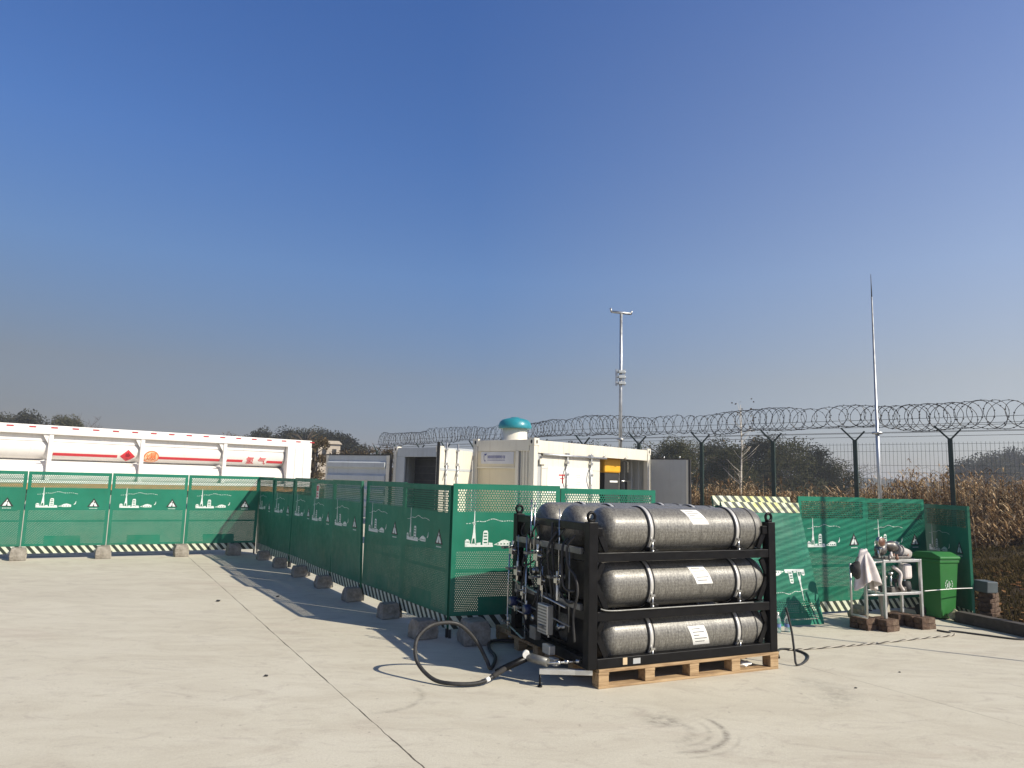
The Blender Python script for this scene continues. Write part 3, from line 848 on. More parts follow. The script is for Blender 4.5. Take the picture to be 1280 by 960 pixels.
# perforated grey heat shield box
c = Vector(PV(.56, .30, .05))
hb = MB(); hb.box(c.x - .03, c.x + .03, c.y - .09, c.y + .09, c.z - .12, c.z + .12); hbo = hb.build('junction_box', M['galv'], rack, bev=.006)
hr = MB()
for k in range(9):
    hr.box(c.x - .034, c.x - .0295, c.y - .075, c.y + .075, c.z - .105 + k * .025, c.z - .095 + k * .025)
hr.build('box_rib', M['grey_metal'], hbo)
c = Vector(PV(.78, .14, .03)); MB().box(c.x - .03, c.x + .03, c.y - .055, c.y + .055, c.z - .05, c.z + .06).build('solenoid_box', M['grey_metal'], rack, bev=.006)
c = Vector(PV(.50, .06, .05)); MB().box(c.x - .03, c.x + .03, c.y - .075, c.y + .05, c.z - .03, c.z + .045).build('filter_housing', M['galv'], rack, bev=.006)
c = Vector(PV(.40, -.01, .05)); MB().box(c.x - .025, c.x + .025, c.y - .05, c.y + .04, c.z - .03, c.z + .03).build('check_valve', M['galv'], rack, bev=.004)
# regulator box of black hoses and cable loops
for k in range(12):
    y0, y1 = rv.uniform(.12, 1.2), rv.uniform(.12, 1.2); z0, z1 = rv.uniform(.1, .8), rv.uniform(.5, 1.1)
    pts = catmull([PV(y0, z0, -.02), PV(lerp(y0, y1, .3) + rv.uniform(-.08, .08), lerp(z0, z1, .3) - .08, rv.uniform(-.02, .05)), PV(lerp(y0, y1, .7), lerp(z0, z1, .7) + .05, rv.uniform(-.02, .05)), PV(y1, z1, -.03)], 6)
    pipe(pts, rv.choice([.006, .008, .011]), M['black_rubber'], 'black_hose')
pipe(catmull([PV(.16, 1.02, 0), PV(.22, .92, .04), PV(.20, .78, .04), PV(.12, .70, .02), PV(.08, .58, .02), PV(.12, .40, .03), PV(.10, .2, .03)], 8), .011, M['black_rubber'], 'black_hose')
pipe(catmull([PV(.98, 1.0, 0), PV(1.05, .95, .02), PV(1.12, .98, .02), PV(1.10, 1.06, 0)], 8), .006, M['black_rubber'], 'black_hose')
# dark back plates make the end read as crowded with equipment
for (y0, y1, z0, z1) in ((.12, .55, .50, .80), (.60, 1.05, .46, .80), (.12, .5, .1, .34), (.95, 1.30, .08, .33), (.2, 1.25, .03, .1)):
    MB().box(XL + .09, XL + .105, y0, y1, z0, z1).build('mounting_plate', BK, rack)
# braided line along the front shelf beam and small tags
MB().tube(catmull([(XL + .1, YF - .012, .462), (.12, YF - .010, .442), (.5, YF - .006, .440), (1.6, YF - .006, .440)], 6), .006, 8).build('braided_line', M['grey_metal'], rack)
MB().box(.23, .272, YF - .006, YF + .001, .018, .072).build('wood_tag', M['wood_block'], rack, bev=.002)
MB().box(.33, .40, YF - .003, YF + .001, .018, .06).build('dark_tag', M['grey_paint'], rack)
# arm carrying the hose coupling at the lower left
ar = MB(); a0 = Vector((-.38, .22, -.022)); 
ar.bar((-.40, .235, -.03), (-.02, .06, -.03), .045, .04)
ar.build('support_arm', M['alu'], rack, bev=.003)
ar = MB(); ar.tube([(-.40, .22, -.05), (-.40, .22, -.14)], .008, 8); ar.tube([(-.40, .22, -.136), (-.40, .22, -.1455)], .02, 10)
ar.build('support_foot', M['black_paint'], rack)
pipe([(-.36, .22, .03), (-.30, .19, .035), (-.02, .10, .05)], .009, ST)
for f in (.25, .45, .72):
    q = Vector((-.34, .21, .032)).lerp(Vector((-.02, .10, .05)), f); MB().tube([q - V(.016, -.006, 0), q + V(.016, -.006, 0)], .017, 6).build('pipe_fitting', ST, rack)

# dispensing hose and its coupling (lies on the ground, loops up)
hp = [(.02, 6.02, .115), (-.06, 5.96, .075), (-.188, 5.87, .03), (-.37, 5.83, .026), (-.55, 5.90, .035), (-.690, 6.0, .125), (-.725, 6.05, .236), (-.70, 6.1, .330), (-.59, 6.18, .40), (-.40, 6.26, .39), (-.25, 6.32, .25), (-.155, 6.30, .10), (-.12, 6.28, .035), (-.09, 6.50, .026), (-.09, 6.75, .026), (-.15, 7.05, .026), (-.13, 7.35, .026), (.10, 7.40, .026)]
hose = thing('filling_hose', 'thick black filling hose looped on the concrete beside the tank rack', 'hose', (0, 0, 0))
full = catmull(hp, 10)
MB().tube(full, .0160, 12).build('hose_line', M['black_rubber'], hose)
k0 = full[28]; 
MB().tube(full[15:18], .0185, 12).build('white_sleeve', M['paper'], hose)
MB().tube(full[1:14], .0200, 12).build('tape_wrap', M['dark_cloth'], hose)
A = Vector((.02, 6.02, .115)); Bq = Vector((.20, 6.03, .196))
cb = MB(); cb.tube([A + (A - Bq) * .5, A, Bq], [.022, .028, .028], 12); cb.build('coupling_grip', M['black_paint'], hose)
C2 = Vector(RW(-.335, .215, .18))
cb = MB(); cb.tube([Bq + V(-.015, 0, .0), C2], [.034, .034], 14); cb.build('nozzle_body', M['grey_metal'], hose)
cb = MB(); cb.tube([Bq + V(-.03, -.03, .02), Bq + V(-.03, .03, .02)], .028, 14); cb.build('release_knob', M['paper'], hose)

# black cable on the right of the pallet
cb = MB().tube(catmull([(2.585, 6.86, .50), (2.62, 6.83, .30), (2.63, 6.80, .12), (2.64, 6.78, .012), (2.78, 6.93, .010), (2.90, 7.17, .010), (2.88, 7.36, .010), (2.75, 7.42, .010), (2.66, 7.30, .010), (2.58, 7.05, .010)], 10), .0105, 8)
tag(cb.build('power_cable', M['black_rubber']), 'black cable hanging beside the right post and curling onto the concrete', 'cable')
cb = MB().tube(catmull([(-.95, 6.1, .006), (-.60, 6.02, .006), (-.2, 6.16, .006), (-.05, 6.25, .006)], 8), .006, 6)
# rope / cable across the concrete to the stand
def rope(pts, r, name, m, label, cat, tw=.05):
    full = catmull(pts, 14); b = MB()
    L = 0; A_, B_ = [], []
    prev = full[0]
    for i, p in enumerate(full):
        L += (p - prev).length; prev = p
        d = (full[min(i + 1, len(full) - 1)] - full[max(i - 1, 0)]).normalized(); n = d.cross(Vector((0, 0, 1))).normalized()
        a = L / tw * 2 * pi
        A_.append(p + (n * cos(a) + Vector((0, 0, 1)) * sin(a)) * r * .75 + V(0, 0, r * 1.6)); B_.append(p - (n * cos(a) + Vector((0, 0, 1)) * sin(a)) * r * .75 + V(0, 0, r * 1.6))
    return A_, B_
def dense(pts, step):
    full = catmull(pts, 40); out = [full[0]]
    for p in full:
        if (p - out[-1]).length > step: out.append(p)
    return out
rt = thing('twisted_rope', 'pale twisted rope lying across the concrete from the pallet to the brick stacks', 'rope', (0, 0, 0))
pts = dense([(2.80, 7.38, 0), (3.2, 7.52, 0), (3.94, 7.83, 0), (4.6, 8.15, 0), (4.95, 8.30, 0), (5.08, 8.42, 0)], .02)
A_, B_ = rope(pts, .011, 'r', None, '', '', .12)
rA, rB = [], []
L = 0
for i, p in enumerate(pts):
    d = (pts[min(i + 1, len(pts) - 1)] - pts[max(i - 1, 0)]).normalized(); n = d.cross(Vector((0, 0, 1))); a = i * .02 / .13 * 2 * pi
    off = (n * cos(a) + V(0, 0, 1) * sin(a)) * .005
    rA.append(p + off + V(0, 0, .0105)); rB.append(p - off + V(0, 0, .0105))
MB().tube(rA, .0052, 6).build('white_strand', mat('white_rope', (.42, .39, .33), .8), rt); MB().tube(rB, .0052, 6).build('dark_strand', mat('dark_rope', (.07, .06, .05), .8), rt)
wb = MB().tube(catmull([(4.98, 8.60, .01), (5.06, 8.50, .01), (5.14, 8.57, .01), (5.38, 8.39, .01), (5.62, 8.21, .01), (5.86, 8.22, .01)], 10), .011, 6)
tag(wb.build('dark_wire', M['chassis']), 'dark wire trailing over the concrete from the brick stack to the right edge', 'wire')
th = MB().tube(catmull([(4.97, 8.80, .42), (5.3, 9.0, .415), (5.60, 9.20, .405), (5.875, 9.33, .40)], 6), .0055, 6)
tag(th.build('taut_string', M['paper']), 'thin pale string stretched from the aluminium stand past the green bin', 'string')

# crushed white paper on the pallet, debris
def crumple(name, loc, r, m, label, cat, seed, flat=.6):
    rr = random.Random(seed); bm = bmesh.new(); bmesh.ops.create_icosphere(bm, subdivisions=2, radius=r)
    for v in bm.verts: v.co *= rr.uniform(.6, 1.15); v.co.z *= flat
    zmin = min(v.co.z for v in bm.verts)
    for v in bm.verts: v.co.z -= zmin
    me = bpy.data.meshes.new(name); bm.to_mesh(me); bm.free(); me.materials.append(m)
    o = bpy.data.objects.new(name, me); COL.objects.link(o); o.location = loc; o.rotation_euler = (0, 0, rr.uniform(0, 6)); tag(o, label, cat); return o
o = crumple('crumpled_paper', RW(1.58, .10, .022), .05, M['paper'], 'crumpled white paper stuffed between the pallet blocks', 'paper scrap', 4, .7); o.scale = (1.6, 1, .7)
for k, (x, y, s, lb) in enumerate(((-1.9, 6.0, .018, 'small dark pebble left of the long joint in the concrete'), (-3.6, 9.3, .03, 'dark leaf lying alone on the sunlit concrete at left'),
                                   (2.85, 6.1, .012, 'tiny dark pebble right of the pallet on the concrete'), (3.5, 6.65, .012, 'tiny dark pebble in the middle of the right concrete'), (-3.0, 9.75, .025, 'dark speck beside the far end of the concrete joint'))):
    crumple('pebble', (x, y, 0), s, M['chassis'], lb, 'pebble', 40 + k, .4)

# bottles
def bottle(loc, label):
    t = thing('water_bottle', label, 'bottle', loc, 0, 'plastic water bottles by the leaning panel')
    MB().lathe([(0, 0), (.030, 0), (.032, .01), (.032, .13), (.028, .155), (.013, .18), (.012, .195), (0, .195)], 16).build('bottle_body', M['bottle'], t)
    MB().lathe([(.0326, .055), (.0328, .06), (.0328, .088), (.0326, .09)], 16).build('bottle_label', M['bottle_label'], t)
    MB().lathe([(.0, .215), (.014, .215), (.015, .196), (.013, .194)], 12).build('cap', M['paper'], t)
bottle((3.15, 8.33, 0), 'clear water bottle with blue label standing alone in front of the leaning panel')
bottle((3.035, 8.30, 0), 'clear water bottle half hidden behind the right post of the tank rack')

# ------------------------------------------------------------------ aluminium stand on bricks
SA = atan2(.224, .569)
cart = thing('aluminium_stand', 'small silver aluminium tube stand set on four stacks of bricks', 'stand', (4.36, 8.53, .134), SA)
cw, cd, ch = .61, .30, .66
al = M['alu']
for x in (0, cw - .03):
    for y in (0, cd - .03):
        MB().box(x, x + .03, y, y + .03, 0, ch).build('leg', al, cart, bev=.003)
for z, nm in ((.255, 'middle_shelf_frame'), (ch - .032, 'top_frame')):
    b = MB()
    for y in (0.002, cd - .028): b.box(.031, cw - .031, y, y + .026, z, z + .03)
    for x in (0.002, cw - .028): b.box(x, x + .026, .031, cd - .031, z + .001, z + .029)
    b.build(nm, al, cart, bev=.003)
MB().box(.031, cw - .031, .03, cd - .03, .262, .272).build('middle_shelf', M['board'], cart)
# side extension on the left with thin tubes
b = MB()
b.tube([(-.26, .02, .02), (-.26, .02, .62)], .012, 8); b.tube([(-.26, .02, .62), (0, .02, .64)], .011, 8); b.tube([(-.26, .02, .27), (0, .02, .262)], .012, 8); b.tube([(-.26, .02, .02), (-.26, .24, .02)], .012, 8); b.tube([(-.26, .24, .02), (-.26, .24, .6)], .012, 8); b.tube([(-.12, .02, .27), (-.12, .02, .63)], .008, 8)
b.build('side_rail', al, cart)
def CW(x, y, z):
    return (4.36 + x * cos(SA) - y * sin(SA), 8.53 + x * sin(SA) + y * cos(SA), .134 + z)
# pump machine lying on top
pm = thing('pump_unit', 'greasy grey pump with round brown gauge lying on top of the aluminium stand', 'pump', CW(0, 0, ch), SA)
g = MB(); g.tube(catmull([(.06, .12, .07), (.16, .12, .16), (.28, .13, .14), (.40, .13, .10)], 8), [.05 + .02 * sin(k * .5) for k in range(25)], 14); g.build('pump_body', M['machine'], pm)
g = MB(); g.tube([(.36, .13, .10), (.56, .14, .045)], [.062, .055], 14); g.tube([(.40, .13, .09), (.42, .13, .085)], .072, 14); g.build('motor', M['motor'], pm)
g = MB(); g.box(.05, .50, .06, .20, .0, .03); g.build('base_plate', M['machine'], pm, bev=.004)
Mg = Matrix.Translation((.03, .06, .20)) @ Matrix.Rotation(pi / 2, 4, 'X')
g = MB(); g.lathe([(0, .02), (.05, .02), (.056, .024), (.06, .01), (.06, -.02), (0, -.025)], 24, Mg); gb = g.build('gauge', M['brass'], pm)
g = MB(); g.lathe([(0, .0225), (.049, .0225), (.0495, .0205)], 24, Mg); g.build('gauge_face', M['gauge_face'], gb)
g = MB(); g.tube([(.03, .06, .14), (.06, .10, .05)], .014, 8); g.tube([(.0, .05, .02), (.02, .1, .12), (.1, .06, .10)], .011, 8); g.build('pipe', M['steel'], pm)
rp = random.Random(8)
for k in range(9):
    x, y = rp.uniform(.0, .55), rp.uniform(.0, .22); g = MB(); g.lathe([(0, 0), (.02, 0), (.02, .03), (.012, .035), (.012, .06), (0, .06)], 6, Matrix.Translation((x, y, 0.0 if k % 2 else .03))); g.build('fitting', rp.choice([M['steel'], M['machine'], M['cloth'], M['gauge_face']]), pm)
# valves stored on the middle shelf
vm = thing('valve_manifold', 'dark valve manifold sitting on the middle shelf of the aluminium stand', 'valve', CW(0, 0, .272), SA)
g = MB(); g.box(.20, .50, .08, .20, 0, .06); g.build('valve_block', M['machine'], vm, bev=.005)
for k, x in enumerate((.08, .14, .24, .31, .38, .46)):
    g = MB(); g.tube([(x, .12, .0), (x, .12, .14 + .04 * (k % 3))], .012, 8); g.lathe([(0, 0), (.03, 0), (.03, .03), (.0, .035)], 8, Matrix.Translation((x, .12, .12 + .04 * (k % 3)))); g.build('valve_stem', (M['chassis'], M['machine'], M['steel'])[k % 3], vm)
g = MB(); g.tube(catmull([(.25, .10, .30), (.33, .06, .22), (.30, .05, .10), (.36, .06, .03)], 8), .02, 8); g.build('flexible_pipe', M['cloth'], vm)
g = MB(); g.lathe([(0, 0), (.05, 0), (.06, .05), (.05, .12), (0, .13)], 14, Matrix.Translation((.48, .12, .0))); g.build('black_canister', M['chassis'], vm)
g = MB(); g.box(.40, .52, .05, .16, .15, .33); g.build('hanging_glove', M['cloth'], vm, bev=.03)
# board standing on the ground under the stand
o = MB().box(-.07, .07, -.012, .012, 0, .40).build('grey_board', M['board'], None, bev=.003); o.location = CW(.40, .34, -.134); o.rotation_euler = (radians(-8), 0, SA); tag(o, 'flat grey board standing upright below the aluminium stand', 'board')
# rag and glove bag hung on the left rail
def rag():
    t = thing('white_rag', 'dirty white rag draped over the left rail of the aluminium stand', 'rag', CW(-.30, -.03, 0), SA)
    n, m = 48, 22; vs = []; fs = []
    for j in range(m + 1):
        v = j / m
        for i in range(n + 1):
            u = i / n
            a = u * pi * 1.7 - pi * .35
            fold = .032 * sin(u * 31 + v * 1.5) * (.25 + v) + .018 * sin(u * 13.0 + 2)
            r = (.045 + .075 * v ** .7) + fold
            zz = .745 - .36 * v - .06 * v * sin(u * 9) + .05 * (1 - v) * cos(u * pi * 2)
            vs.append((r * cos(a) * 1.15, -r * sin(a) * .8, zz))
    for j in range(m):
        for i in range(n): fs.append((j * (n + 1) + i, j * (n + 1) + i + 1, (j + 1) * (n + 1) + i + 1, (j + 1) * (n + 1) + i))
    top = len(vs); vs.append((0, 0, .785)); fs += [(i, top, i + 1) for i in range(n)]
    b = MB(); b.add(vs, fs, True); o = b.build('cloth_fold', M['cloth'], t, fix=False)
    so_ = o.modifiers.new('thick', 'SOLIDIFY'); so_.thickness = .006
rag()
def bag():
    rr = random.Random(3); bm = bmesh.new(); bmesh.ops.create_icosphere(bm, subdivisions=3, radius=.09)
    for v in bm.verts:
        f = 1 + .22 * mathutils.noise.noise(v.co * 14 + V(3, 1, 0)); v.co *= f * .85; v.co.z *= 1.25; v.co.x *= .7; v.co.x += .25 * v.co.z * v.co.z / .1
    for f in bm.faces: f.smooth = True
    me = bpy.data.meshes.new('tool_bag'); bm.to_mesh(me); bm.free(); me.materials.append(M['dark_cloth'])
    o = bpy.data.objects.new('tool_bag', me); COL.objects.link(o); o.location = CW(-.46, -.02, .555); tag(o, 'small dark tool bag hanging left of the white rag', 'bag')
    h = MB().tube(catmull([CW(-.46, -.02, .64), CW(-.40, -.01, .70), CW(-.30, .015, .632)], 6), .006, 6).build('strap', M['dark_cloth']); h.parent = o; h.matrix_parent_inverse = o.matrix_world.inverted() if False else Matrix.Translation(-Vector(o.location))
bag()

def rough_box(b, hx, hy, h, r):
    """a chipped, slightly irregular brick"""
    nx_, ny_, nz_ = 6, 3, 2; idx = {}; vs = []; fs = []
    def vid(i, j, k):
        if (i, j, k) not in idx:
            edge = (i in (0, nx_)) + (j in (0, ny_)) + (k in (0, nz_))
            q = .004 if edge < 2 else .009
            sh = 1 - (edge >= 2) * r.uniform(0, .05)
            idx[(i, j, k)] = len(vs)
            vs.append(((-hx + 2 * hx * i / nx_) * sh + r.uniform(-q, q) * .6, (-hy + 2 * hy * j / ny_) * sh + r.uniform(-q, q) * .5, h * k / nz_ + (r.uniform(-q, 0) * .5 if k == nz_ else 0)))
        return idx[(i, j, k)]
    for i in range(nx_):
        for j in range(ny_):
            fs.append((vid(i, j, 0), vid(i, j + 1, 0), vid(i + 1, j + 1, 0), vid(i + 1, j, 0)))
            fs.append((vid(i, j, nz_), vid(i + 1, j, nz_), vid(i + 1, j + 1, nz_), vid(i, j + 1, nz_)))
    for k in range(nz_):
        for i in range(nx_):
            fs.append((vid(i, 0, k), vid(i + 1, 0, k), vid(i + 1, 0, k + 1), vid(i, 0, k + 1)))
            fs.append((vid(i, ny_, k), vid(i, ny_, k + 1), vid(i + 1, ny_, k + 1), vid(i + 1, ny_, k)))
        for j in range(ny_):
            fs.append((vid(0, j, k), vid(0, j, k + 1), vid(0, j + 1, k + 1), vid(0, j + 1, k)))
            fs.append((vid(nx_, j, k), vid(nx_, j + 1, k), vid(nx_, j + 1, k + 1), vid(nx_, j, k + 1)))
    b.add(vs, fs)
# bricks under the stand: every brick on its own
bl = {'left front': (4.24, 8.40), 'left back': (4.135, 8.66), 'right front': (4.90, 8.70), 'right back': (4.75, 8.98)}
bx, by, bz = .24, .115, .066
made = None
rb = random.Random(17)
bb = {'left front': (.03, .05), 'left back': (-.14, .18), 'right front': (cw - .03, .04), 'right back': (cw - .10, cd - .01)}
for nm, (lx, ly) in bb.items():
    for lv in range(2):
        for sd in range(2):
            r = random.Random(rb.random()); b = MB()
            rough_box(b, .115, .056, bz, r)
            o = b.build('brick', M['brick'], None, bev=.004)
            p = CW(lx + rb.uniform(-.012, .012), ly + (sd - .5) * .12 + rb.uniform(-.003, .003), -.134 + lv * (bz + .001))
            o.location = p; o.rotation_euler = (0, 0, SA + (rb.uniform(-.03, .03)) + .12 * (1 if 'left' in nm else -.3))
            tag(o, f"{('lower', 'upper')[lv]} {('front', 'rear')[sd]} red brick in the {nm} stack under the aluminium stand", 'brick', 'bricks under the aluminium stand')
o = crumple('mossy_stone', CW(.02, .42, -.134), .12, M['stone'], 'pale mossy stone behind the left front leg of the stand', 'stone', 9, 1.1)
# ------------------------------------------------------------------ wheelie bin
BA = atan2(.09, .275)
wb = thing('wheelie_bin', 'green plastic wheelie bin with a white round emblem beside the aluminium stand', 'bin', (5.445, 9.276, 0), BA)
bd = MB(); t0, t1 = .0, .72
def ring(x0, x1, y0, y1, z): return [(x0, y0, z), (x1, y0, z), (x1, y1, z), (x0, y1, z)]
vs = ring(.035, .285, .04, .30, .02) + ring(.0, .33, -.005, .36, .70) + ring(-.012, .342, -.017, .372, .705) + ring(-.012, .342, -.017, .372, .742)
bd.add(vs, [(3, 2, 1, 0)] + [(i * 4 + k, i * 4 + (k + 1) % 4, (i + 1) * 4 + (k + 1) % 4, (i + 1) * 4 + k) for i in range(3) for k in range(4)] + [(12, 13, 14, 15)])
bd.build('bin_body', M['bin_green'], wb, bev=.012)
ld = MB()
ld.prism([(-.03, .0), (.42, .0), (.42, .028), (.34, .075), (.10, .085), (-.03, .035)], -.018, .352, Matrix.Translation((0, 0, .745)) @ Matrix(((0, 1, 0, 0), (1, 0, 0, 0), (0, 0, 1, 0), (0, 0, 0, 1))))
ld.build('lid', M['bin_green'], wb, bev=.010)
hd = MB(); hd.tube([(.03, .37, .745), (.03, .45, .77), (.31, .45, .77), (.31, .37, .745)], .014, 8); hd.build('handle', M['bin_green'], wb); wb.scale = (.92, 1, 1)
for x in (.0, .30):
    w = MB(); w.tube([(x, .33, .075), (x + .04, .33, .075)], .075, 18); w.build('wheel', M['black_rubber'], wb)
rbm = MB()
for x in (.045, .272): rbm.prism([(x, .05), (x + .016, .05), (x + .021, .66), (x + .005, .66)], -.012, .004, Matrix.Translation((0, .028, 0)) @ Matrix.Rotation(radians(-3.75), 4, 'X') @ Matrix.Translation((0, 0.006, 0)))
rbm.build('edge_rib', M['bin_green'], wb)
Mb = Matrix.Translation((.165, .0125, .435)) @ Matrix.Rotation(radians(3.8), 4, 'X')
em = MB()
for k in range(12):
    if k in (2, 3, 9): continue
    a0, a1 = k * pi / 6, k * pi / 6 + .36
    r0, r1 = .060, .068
    em.prism([(r0 * cos(a0), r0 * sin(a0)), (r1 * cos(a0), r1 * sin(a0)), (r1 * cos(a1), r1 * sin(a1)), (r0 * cos(a1), r0 * sin(a1))], -.004, .0, Mb)
for x, z0, z1, w in ((-.028, -.035, .012, .013), (0, -.035, .042, .013), (.028, -.012, .018, .008), (.0185, -.045, -.036, .018)):
    em.prism([(x - w / 2, z0), (x + w / 2, z0), (x + w / 2 - .002, z1), (x - w / 2 + .002, z1)], -.004, 0, Mb)
em.prism([(-.036, .005), (-.02, .018), (-.02, .008), (-.036, -.004)], -.004, 0, Mb)
em.build('round_emblem', M['white_print'], wb)

# kerb beam, brick pile with slate box
kb = MB(); kb.bar((5.615, 9.21, .068), (6.35, 6.95, .068), .13, .135); tag(kb.build('timber_beam', M['corroded'], None, bev=.008), 'dark weathered timber beam edging the concrete at the right', 'beam')
rb2 = random.Random(5)
pile = [((6.01, 9.38), 0, .1), ((6.02, 9.40), .06, .0), ((6.01, 9.39), .12, .15), ((6.015, 9.40), .18, .05), ((6.02, 9.39), .24, .2)]
nl = ('lowest', 'second lowest', 'third lowest', 'fourth lowest', 'topmost')
hz = bank_h(6.1, 9.4)
for k, ((x, y), z, r) in enumerate(pile):
    b = MB(); rough_box(b, .12, .08, .058, rb2); o = b.build('brick', M['brick'], None, bev=.005); o.location = (x + .10, y, z + .05); o.rotation_euler = (0, 0, r + .5)
    tag(o, f'{nl[k]} pale brick in the small pile by the timber beam', 'brick', 'bricks piled by the timber beam')
o = MB().box(-.11, .11, -.09, .09, 0, .14).build('slate_box', M['grey_box'], None, bev=.012); o.location = (5.98 + .08, 9.36, .352); o.rotation_euler = (.06, .04, .45); tag(o, 'grey slate coloured box resting on the brick pile at right', 'box')
o = crumple('green_stone', (5.60, 9.27, 0), .075, M['stone'], 'green stained stone at the foot of the wheelie bin', 'stone', 12, 1.1)

# ------------------------------------------------------------------ containers
def casting(parent, x, y, z, ux=True):
    b = MB(); b.box(x - .088, x + .112, y - .092, y + .10, z - .085 , z + .105 if z > 1 else z + .085); o = b.build('corner_casting', M['white_paint'], parent, bev=.012)
    h = MB()
    Mh = Matrix.Translation((x, y - .0865, z)) @ Matrix.Rotation(pi / 2, 4, 'X')
    h.prism([(.028 * cos(a), .048 * sin(a)) for a in [k * pi / 8 for k in range(16)]], -.003, .004, Matrix.Translation((x + .01, y - .0925, z + .01)))
    h.prism([(.028 * cos(a), .048 * sin(a)) for a in [k * pi / 8 for k in range(16)]], -.003, .004, Matrix.Translation((x - .0885, y, z + .01)) @ Matrix.Rotation(pi / 2, 4, 'Z'))
    h.build('casting_hole', M['dark'], o)

def corrug(x0, x1, z0, z1, n, depth, y, axis='x'):
    """corrugated wall in the x,z plane at y with vertical ribs"""
    vs = []; fs = []; p = (x1 - x0) / n; xs = []
    for k in range(n):
        for f, d in ((0, 0), (.3, 0), (.42, 1), (.78, 1), (.9, 0)):
            xs.append((x0 + (k + f) * p, d))
    xs.append((x1, 0))
    for x, d in xs:
        vs.append((x, y + d * depth, z0)); vs.append((x, y + d * depth, z1))
    for i in range(len(xs) - 1): fs.append((2 * i, 2 * i + 2, 2 * i + 3, 2 * i + 1))
    return vs, fs

CA = atan2(.75747, .65287)
CO = (.58, 17.546)
LEN, DEP, HT = 5.58, 2.05, 2.62
def CN(x, y, z=0): return (CO[0] + x * cos(CA) - y * sin(CA), CO[1] + x * sin(CA) + y * cos(CA), z)
WP = M['white_paint']
ct = thing('equipment_container', 'cream white equipment container with teal mushroom vent on its roof and open side doors', 'container', CN(0, 0), CA)
# end wall on local x = 0, front on local y = 0
for x in (0, LEN - .15):
    for y in (0, DEP - .15):
        MB().box(x, x + .15, y, y + .15, .17, HT - .17).build('corner_post', WP, ct, bev=.01)
for x in (.085, LEN - .085):
    for y in (.085, DEP - .085):
        casting(ct, x, y, HT - .085); casting(ct, x, y, .085)
b = MB(); b.box(.171, LEN - .171, .012, .10, HT - .34, HT - .03); b.box(.171, LEN - .171, DEP - .10, DEP - .01, HT - .14, HT - .02)
for x in (.01, LEN - .11): b.box(x, x + .10, .171, DEP - .171, HT - .30, HT - .02)
b.build('top_rail', WP, ct, bev=.006)
b = MB(); b.box(.171, LEN - .171, .012, .12, .02, .17); b.box(.171, LEN - .171, DEP - .12, DEP - .01, .02, .17)
for x in (.01, LEN - .12): b.box(x, x + .11, .171, DEP - .171, .02, .17)
b.build('bottom_rail', WP, ct)
MB().box(.112, LEN - .112, .102, DEP - .102, HT - .06, HT - .035).build('roof', WP, ct)
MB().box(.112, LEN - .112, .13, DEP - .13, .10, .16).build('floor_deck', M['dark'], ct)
b = MB(); vs, fs = corrug(.16, LEN - .16, .172, HT - .15, 16, .035, DEP - .08); b.add(vs, fs); b.build('rear_wall', M['grey_paint'], ct, fix=False)
b = MB(); vs, fs = corrug(.151, DEP - .151, .172, HT - .15, 7, .035, 0)
b.add([(LEN - .08 + 0 * x + y, x, z) for x, y, z in vs], fs); b.build('far_end_wall', M['grey_paint'], ct, fix=False)
# near end wall: cream lower panel, ledge, upper panel with name board, narrow slot post
b = MB(); b.box(.045, .06, .62, DEP - .16, .18, 1.90); b.build('end_panel', M['cream'], ct)
b = MB(); b.box(.018, .055, .62, DEP - .16, 1.903, HT - .302); b.build('upper_panel', M['cream'], ct, bev=.004)
b = MB(); b.box(-.004, .04, .60, DEP - .152, 1.885, 1.915); b.build('ledge', WP, ct)
b = MB(); b.box(.0, .05, .50, .598, .18, HT - .302); b.build('end_post', WP, ct, bev=.004)
b = MB(); vs, fs = corrug(.151, .44, .18, HT - .302, 3, .03, 0); b.add([(.03 + y, x, z) for x, y, z in vs], fs); b.build('corrugated_strip', WP, ct, fix=False)
b = MB(); b.box(.07, .09, .42, .52, .18, HT - .302); b.build('slot_recess', M['grey_paint'], ct)
# name board with a worn swoosh mark and illegible lettering
nb = MB().box(.010, .017, .66, 1.76, 2.0, 2.30).build('name_board', mat('pale_sign', (.55, .56, .60), .5, var=.06), ct)
lg = MB()
def LP(poly): lg.prism(poly, 0, .002, Matrix.Translation((.0095, 0, 0)) @ Matrix.Rotation(pi / 2, 4, 'Z'))
def ly(u): return 1.74 - u      # u runs left to right as read from outside
for k in range(11):
    a0, a1 = radians(60 + k * 22), radians(60 + (k + 1) * 22)
    cx, cz = .115, 2.155
    LP([(ly(cx + .075 * cos(a0) * .6), cz + .10 * sin(a0)), (ly(cx + .05 * cos(a0) * .6), cz + .075 * sin(a0)), (ly(cx + .05 * cos(a1) * .6), cz + .075 * sin(a1)), (ly(cx + .075 * cos(a1) * .6), cz + .10 * sin(a1))])
LP([(ly(.11), 2.235), (ly(.16), 2.265), (ly(.17), 2.24), (ly(.13), 2.20)])
rl = random.Random(44); u = .21
while u < .80:
    w = rl.uniform(.035, .055); h = .085
    LP([(ly(u), 2.13), (ly(u + w * .3), 2.13), (ly(u + w * .3), 2.13 + h), (ly(u), 2.13 + h)])
    LP([(ly(u + w * .3), 2.13 + h * .35), (ly(u + w * .75), 2.13 + h * .35), (ly(u + w * .75), 2.13 + h * .6), (ly(u + w * .3), 2.13 + h * .6)])
    if rl.random() < .7: LP([(ly(u + w * .75), 2.13), (ly(u + w), 2.13), (ly(u + w), 2.13 + h), (ly(u + w * .75), 2.13 + h)])
    u += w + .016
LP([(ly(.20), 2.085), (ly(.80), 2.085), (ly(.80), 2.10), (ly(.20), 2.10)])
lg.build('sign_mark', M['blue_print'], nb)
